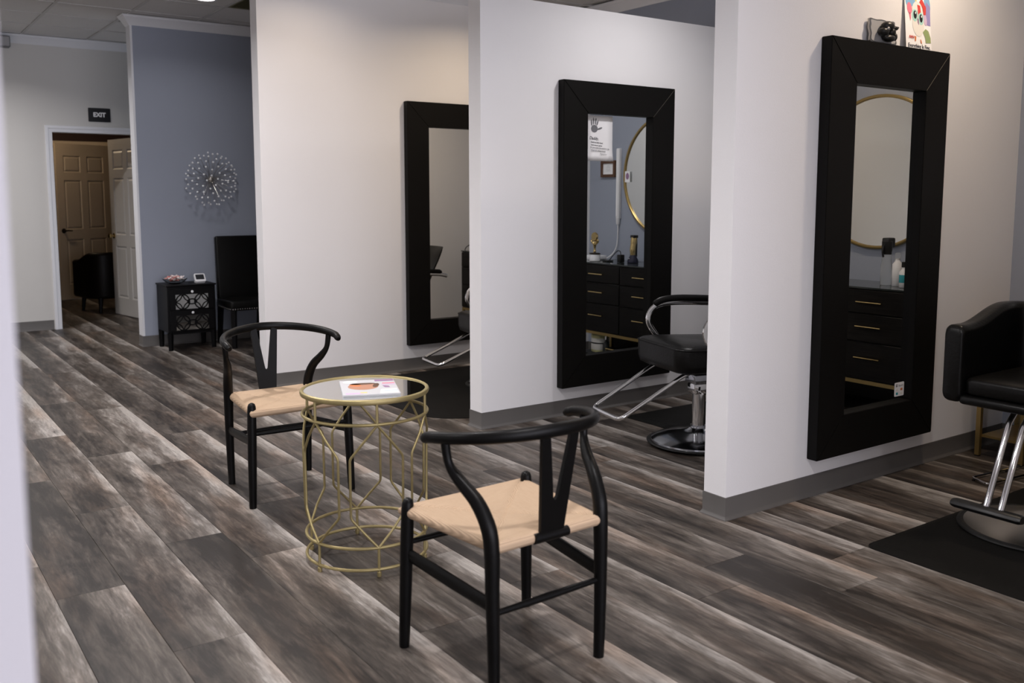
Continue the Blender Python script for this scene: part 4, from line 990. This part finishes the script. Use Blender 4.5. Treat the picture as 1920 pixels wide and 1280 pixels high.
# ------------------------------------------------------------------ by the grey blue wall
t = thing('starburst_ornament', 'silver starburst wall ornament with crystal beads', 'wall decor', (2.812, YB, 1.545))
MB().sphere((0, -.045, 0), .030, 14, 9, (1, 1, 1)).build('hub', 'brushed_steel', t); MB().tube([(0, 0, 0), (0, -.04, 0)], .01, 8).build('mount', 'brushed_steel', t)
rod = MB().tube([(0, 0, 0), (0, 0, 1)], .0013, 5).mesh('spoke', 'brushed_steel'); mat('crystal', (.93, .94, .97), .10, spec=.9, coat=1.0); bead = MB().sphere((0, 0, 0), .0095, 8, 6).mesh('crystal_bead', 'crystal')
rnd = random.Random(3); ga = PI * (3 - math.sqrt(5)); NB = 86
for i in range(NB):
    cosv = 1 - (i + .5) / NB * .98; th_ = math.acos(cosv); ph = i * ga
    L_ = .245 + rnd.uniform(-.012, .008); dr = Vector((math.sin(th_) * math.cos(ph), -cosv * .58, math.sin(th_) * math.sin(ph)))
    v = dr * L_; o = link('spoke', rod, t); o.location = (0, -.045, 0); o.rotation_mode = 'QUATERNION'; o.rotation_quaternion = Vector((0, 0, 1)).rotation_difference(v.normalized()); o.scale = (1, 1, v.length)
    b = link('crystal_bead', bead, o); b.location = (0, 0, 1); b.scale = (1, 1, 1 / v.length)

t = thing('nightstand', 'small black two drawer cabinet with mirrored fretwork fronts', 'cabinet', (2.487, 8.545, 0))
W_, D_, B_, T_ = .43, .345, .165, .580
MB().bbox(-W_ / 2, W_ / 2, .0, D_, B_, T_, .003, 1).build('body', 'black_lacquer', t); MB().bbox(-W_ / 2 - .008, W_ / 2 + .008, -.010, D_ + .004, T_, T_ + .014, .003, 1).build('top_board', 'black_lacquer', t)
for x in (-W_ / 2 + .022, W_ / 2 - .022):
    for y in (.02, D_ - .022): MB().tube([(x, y, B_), (x, y, 0)], [.027, .021], 4).build('leg', 'black_lacquer', t, smooth=False)
MB().box(-W_ / 2 + .03, W_ / 2 - .03, .012, .02, B_ - .02, B_).build('apron', 'black_lacquer', t, smooth=False)
for z0 in (.178, .368):
    h = .185
    dr = MB().bbox(-W_ / 2 + .018, W_ / 2 - .018, -.010, -.0005, z0, z0 + h, .002, 1).build('drawer', 'black_lacquer', t)
    w2 = .145; zc = z0 + .073; hh = .066
    MB().box(-w2, w2, -.012, -.0095, zc - hh, zc + hh).build('mirror_panel', 'mirror', dr, smooth=False)
    fw = MB()
    def ell(cx, cz, rx, rz_): fw.tube([(cx + rx * math.cos(2 * PI * i / 28), -.0135, cz + rz_ * math.sin(2 * PI * i / 28)) for i in range(28)], .0062, 6, closed=True, up=(0, 1, 0), flat=(1, .6))
    for cx in (-.083, .083):
        ell(cx, zc, .060, hh)
        for a_ in range(4):   # curved diamond inside the circle
            p0 = Vector((cx + .060 * math.cos(a_ * PI / 2), -.0135, zc + hh * math.sin(a_ * PI / 2))); p1 = Vector((cx + .060 * math.cos((a_ + 1) * PI / 2), -.0135, zc + hh * math.sin((a_ + 1) * PI / 2)))
            mid_ = (p0 + p1) / 2; mid_ = mid_ + (Vector((cx, -.0135, zc)) - mid_) * .28
            fw.tube(smooth_path([p0, mid_, p1], 4), .0052, 6, up=(0, 1, 0), flat=(1, .6))
    ell(0, zc, .040, .022)
    fw.build('fretwork', 'black_lacquer', dr)
    MB().lathe([(.006, 0), (.006, .008), (.011, .012), (.012, .018), (.008, .024), (.001, .025)], 12, Matrix.Translation((0, -.010, z0 + h - .022)) @ Matrix.Rotation(PI / 2, 4, 'X')).build('knob', 'crystal', dr, label='clear crystal knob')
NT = .594
t = thing('candy_bowl', 'shallow clear glass bowl of pink candies on the mirrored cabinet', 'bowl', (2.385, 8.690, NT))
MB().lathe([(.040, 0), (.050, .003), (.083, .018), (.112, .050), (.109, .051), (.080, .021), (.047, .007), (.01, .006)], 28).build('glass_bowl', 'glass', t)
rnd = random.Random(5)
CL = {'pink': 'pink', 'candy_white': 'white', 'candy_red': 'red'}
for i in range(34):
    a = i * 2.4; r_ = .078 * math.sqrt((i + .5) / 34); z_ = .030 + .034 * (1 - (r_ / .085) ** 2) * (i % 2) + (.012 if r_ > .05 else 0) + .006 * rnd.random()
    m_ = ('pink', 'candy_white', 'candy_red', 'candy_white', 'pink')[i % 5]
    c_ = thing('candy', 'small wrapped %s candy heaped in the glass bowl' % CL[m_], 'candy', (2.385 + r_ * math.cos(a), 8.690 + r_ * math.sin(a), NT + z_), a, 'candies in the glass bowl')
    MB().sphere((0, 0, 0), .013, 8, 6, (1.2, .9, .75)).build('sweet', m_, c_); mb = MB()
    for s in (-1, 1): mb.add([(s * .013, 0, 0), (s * .027, -.009, .008), (s * .027, .009, .012)], [(0, 1, 2)])
    mb.build('wrapper_twist', 'candy_white', c_, smooth=False)
t = thing('card_reader', 'white card reader with dark screen on the mirrored cabinet', 'card reader', (2.60, 8.655, NT))
Mt = Matrix.Translation((0, 0, .046)) @ Matrix.Rotation(R(52), 4, 'X')
MB().prism(rrect(.098, .088, .014, 4), -.012, .006, Mt).build('case', 'white_plastic', t); MB().prism(rrect(.076, .054, .004, 3, 0, .006), .006, .0068, Mt).build('screen', 'screen_dark', t)
MB().bbox(-.04, .04, -.02, .05, 0, .012, .004).build('stand', 'white_plastic', t); MB().tube(smooth_path([(-.04, .03, .006), (-.075, .035, .004), (-.095, .02, .004)], 4), .003, 6).build('cable', 'black_plastic', t)

t = thing('parsons_chair', 'high backed black leather dining chair with silver nailheads', 'chair', (3.005, 8.56, 0))
BLr = 'black_leather'
MB().bbox(-.225, .225, -.215, .20, .345, .435, .022, 3).build('seat', BLr, t)
Mb = Matrix.Translation((0, .190, .40)) @ Matrix.Rotation(R(-7), 4, 'X')
b = MB(); b.bbox(-.215, .215, -.03, .035, 0, .615, .018, 3, Mb)
b.v = [((x * (1 - .05 * max(0, (z_ - .75)) / .25)), y, z_) for x, y, z_ in b.v]; b.build('backrest', BLr, t)
for s in (-1, 1):
    MB().tube([(s * .195, -.19, .36), (s * .195, -.19, 0)], [.030, .024], 4).build('leg', 'black_lacquer', t, smooth=False); MB().tube([(s * .19, .185, .36), (s * .19, .25, 0)], [.030, .024], 4).build('leg', 'black_lacquer', t, smooth=False)
nh = MB()
for i in range(20): nh.sphere((-.21 + .42 * i / 19, -.217, .362), .0068, 6, 4)
for s in (-1, 1):
    for i in range(14): nh.sphere((s * .226, -.20 + .37 * i / 13, .362), .0055, 6, 4)
    for i in range(22): nh.sphere(tuple(Mb @ Vector((s * .2155 * (1 - .05 * max(0, (.4 + .58 * i / 21) - .75) / .25), .0, .02 + .57 * i / 21))), .005, 6, 4)
o = nh.build('nailhead_trim', 'chrome', t, label='row of silver nailheads'); o['kind'] = 'stuff'

# tub armchair in the back room
t = thing('tub_armchair', 'dark brown tub armchair seen through the doorway', 'armchair', (2.560, 12.085, 0), R(12))
hw, fy, by = .29, -.26, .27
pl_ = fillet([(-hw, by, 0), (-hw, fy, 0), (hw, fy, 0), (hw, by, 0)], .18, 8); full = []
for i in range(len(pl_) - 1):
    s_ = max(1, int((pl_[i + 1] - pl_[i]).length / .05))
    for j in range(s_): full.append(pl_[i].lerp(pl_[i + 1], j / s_))
full.append(pl_[-1])
loft_shell([(p.x, p.y) for p in full], [.62 + .10 * sstep((.22 - p.y) / .4) for p in full], .17, .10).build('shell', 'brown_leather', t, ang=60)
MB().bbox(-.25, .25, -.23, .28, .20, .42, .03, 3).build('seat_cushion', 'brown_leather', t)
for x in (-.24, .24):
    for y in (-.24, .22): MB().tube([(x, y, .18), (x * 1.06, y * 1.06, 0)], [.030, .018], 8).build('leg', 'black_lacquer', t)
MB().tube([(p.x, p.y - .0, .705 - .0 if False else (.62 + .10 * sstep((.22 - p.y) / .4)) - .028) for p in [q + (Vector((q.x, q.y, 0)).normalized() * .052) for q in full]], .004, 6).build('piping', 'brown_leather', t)
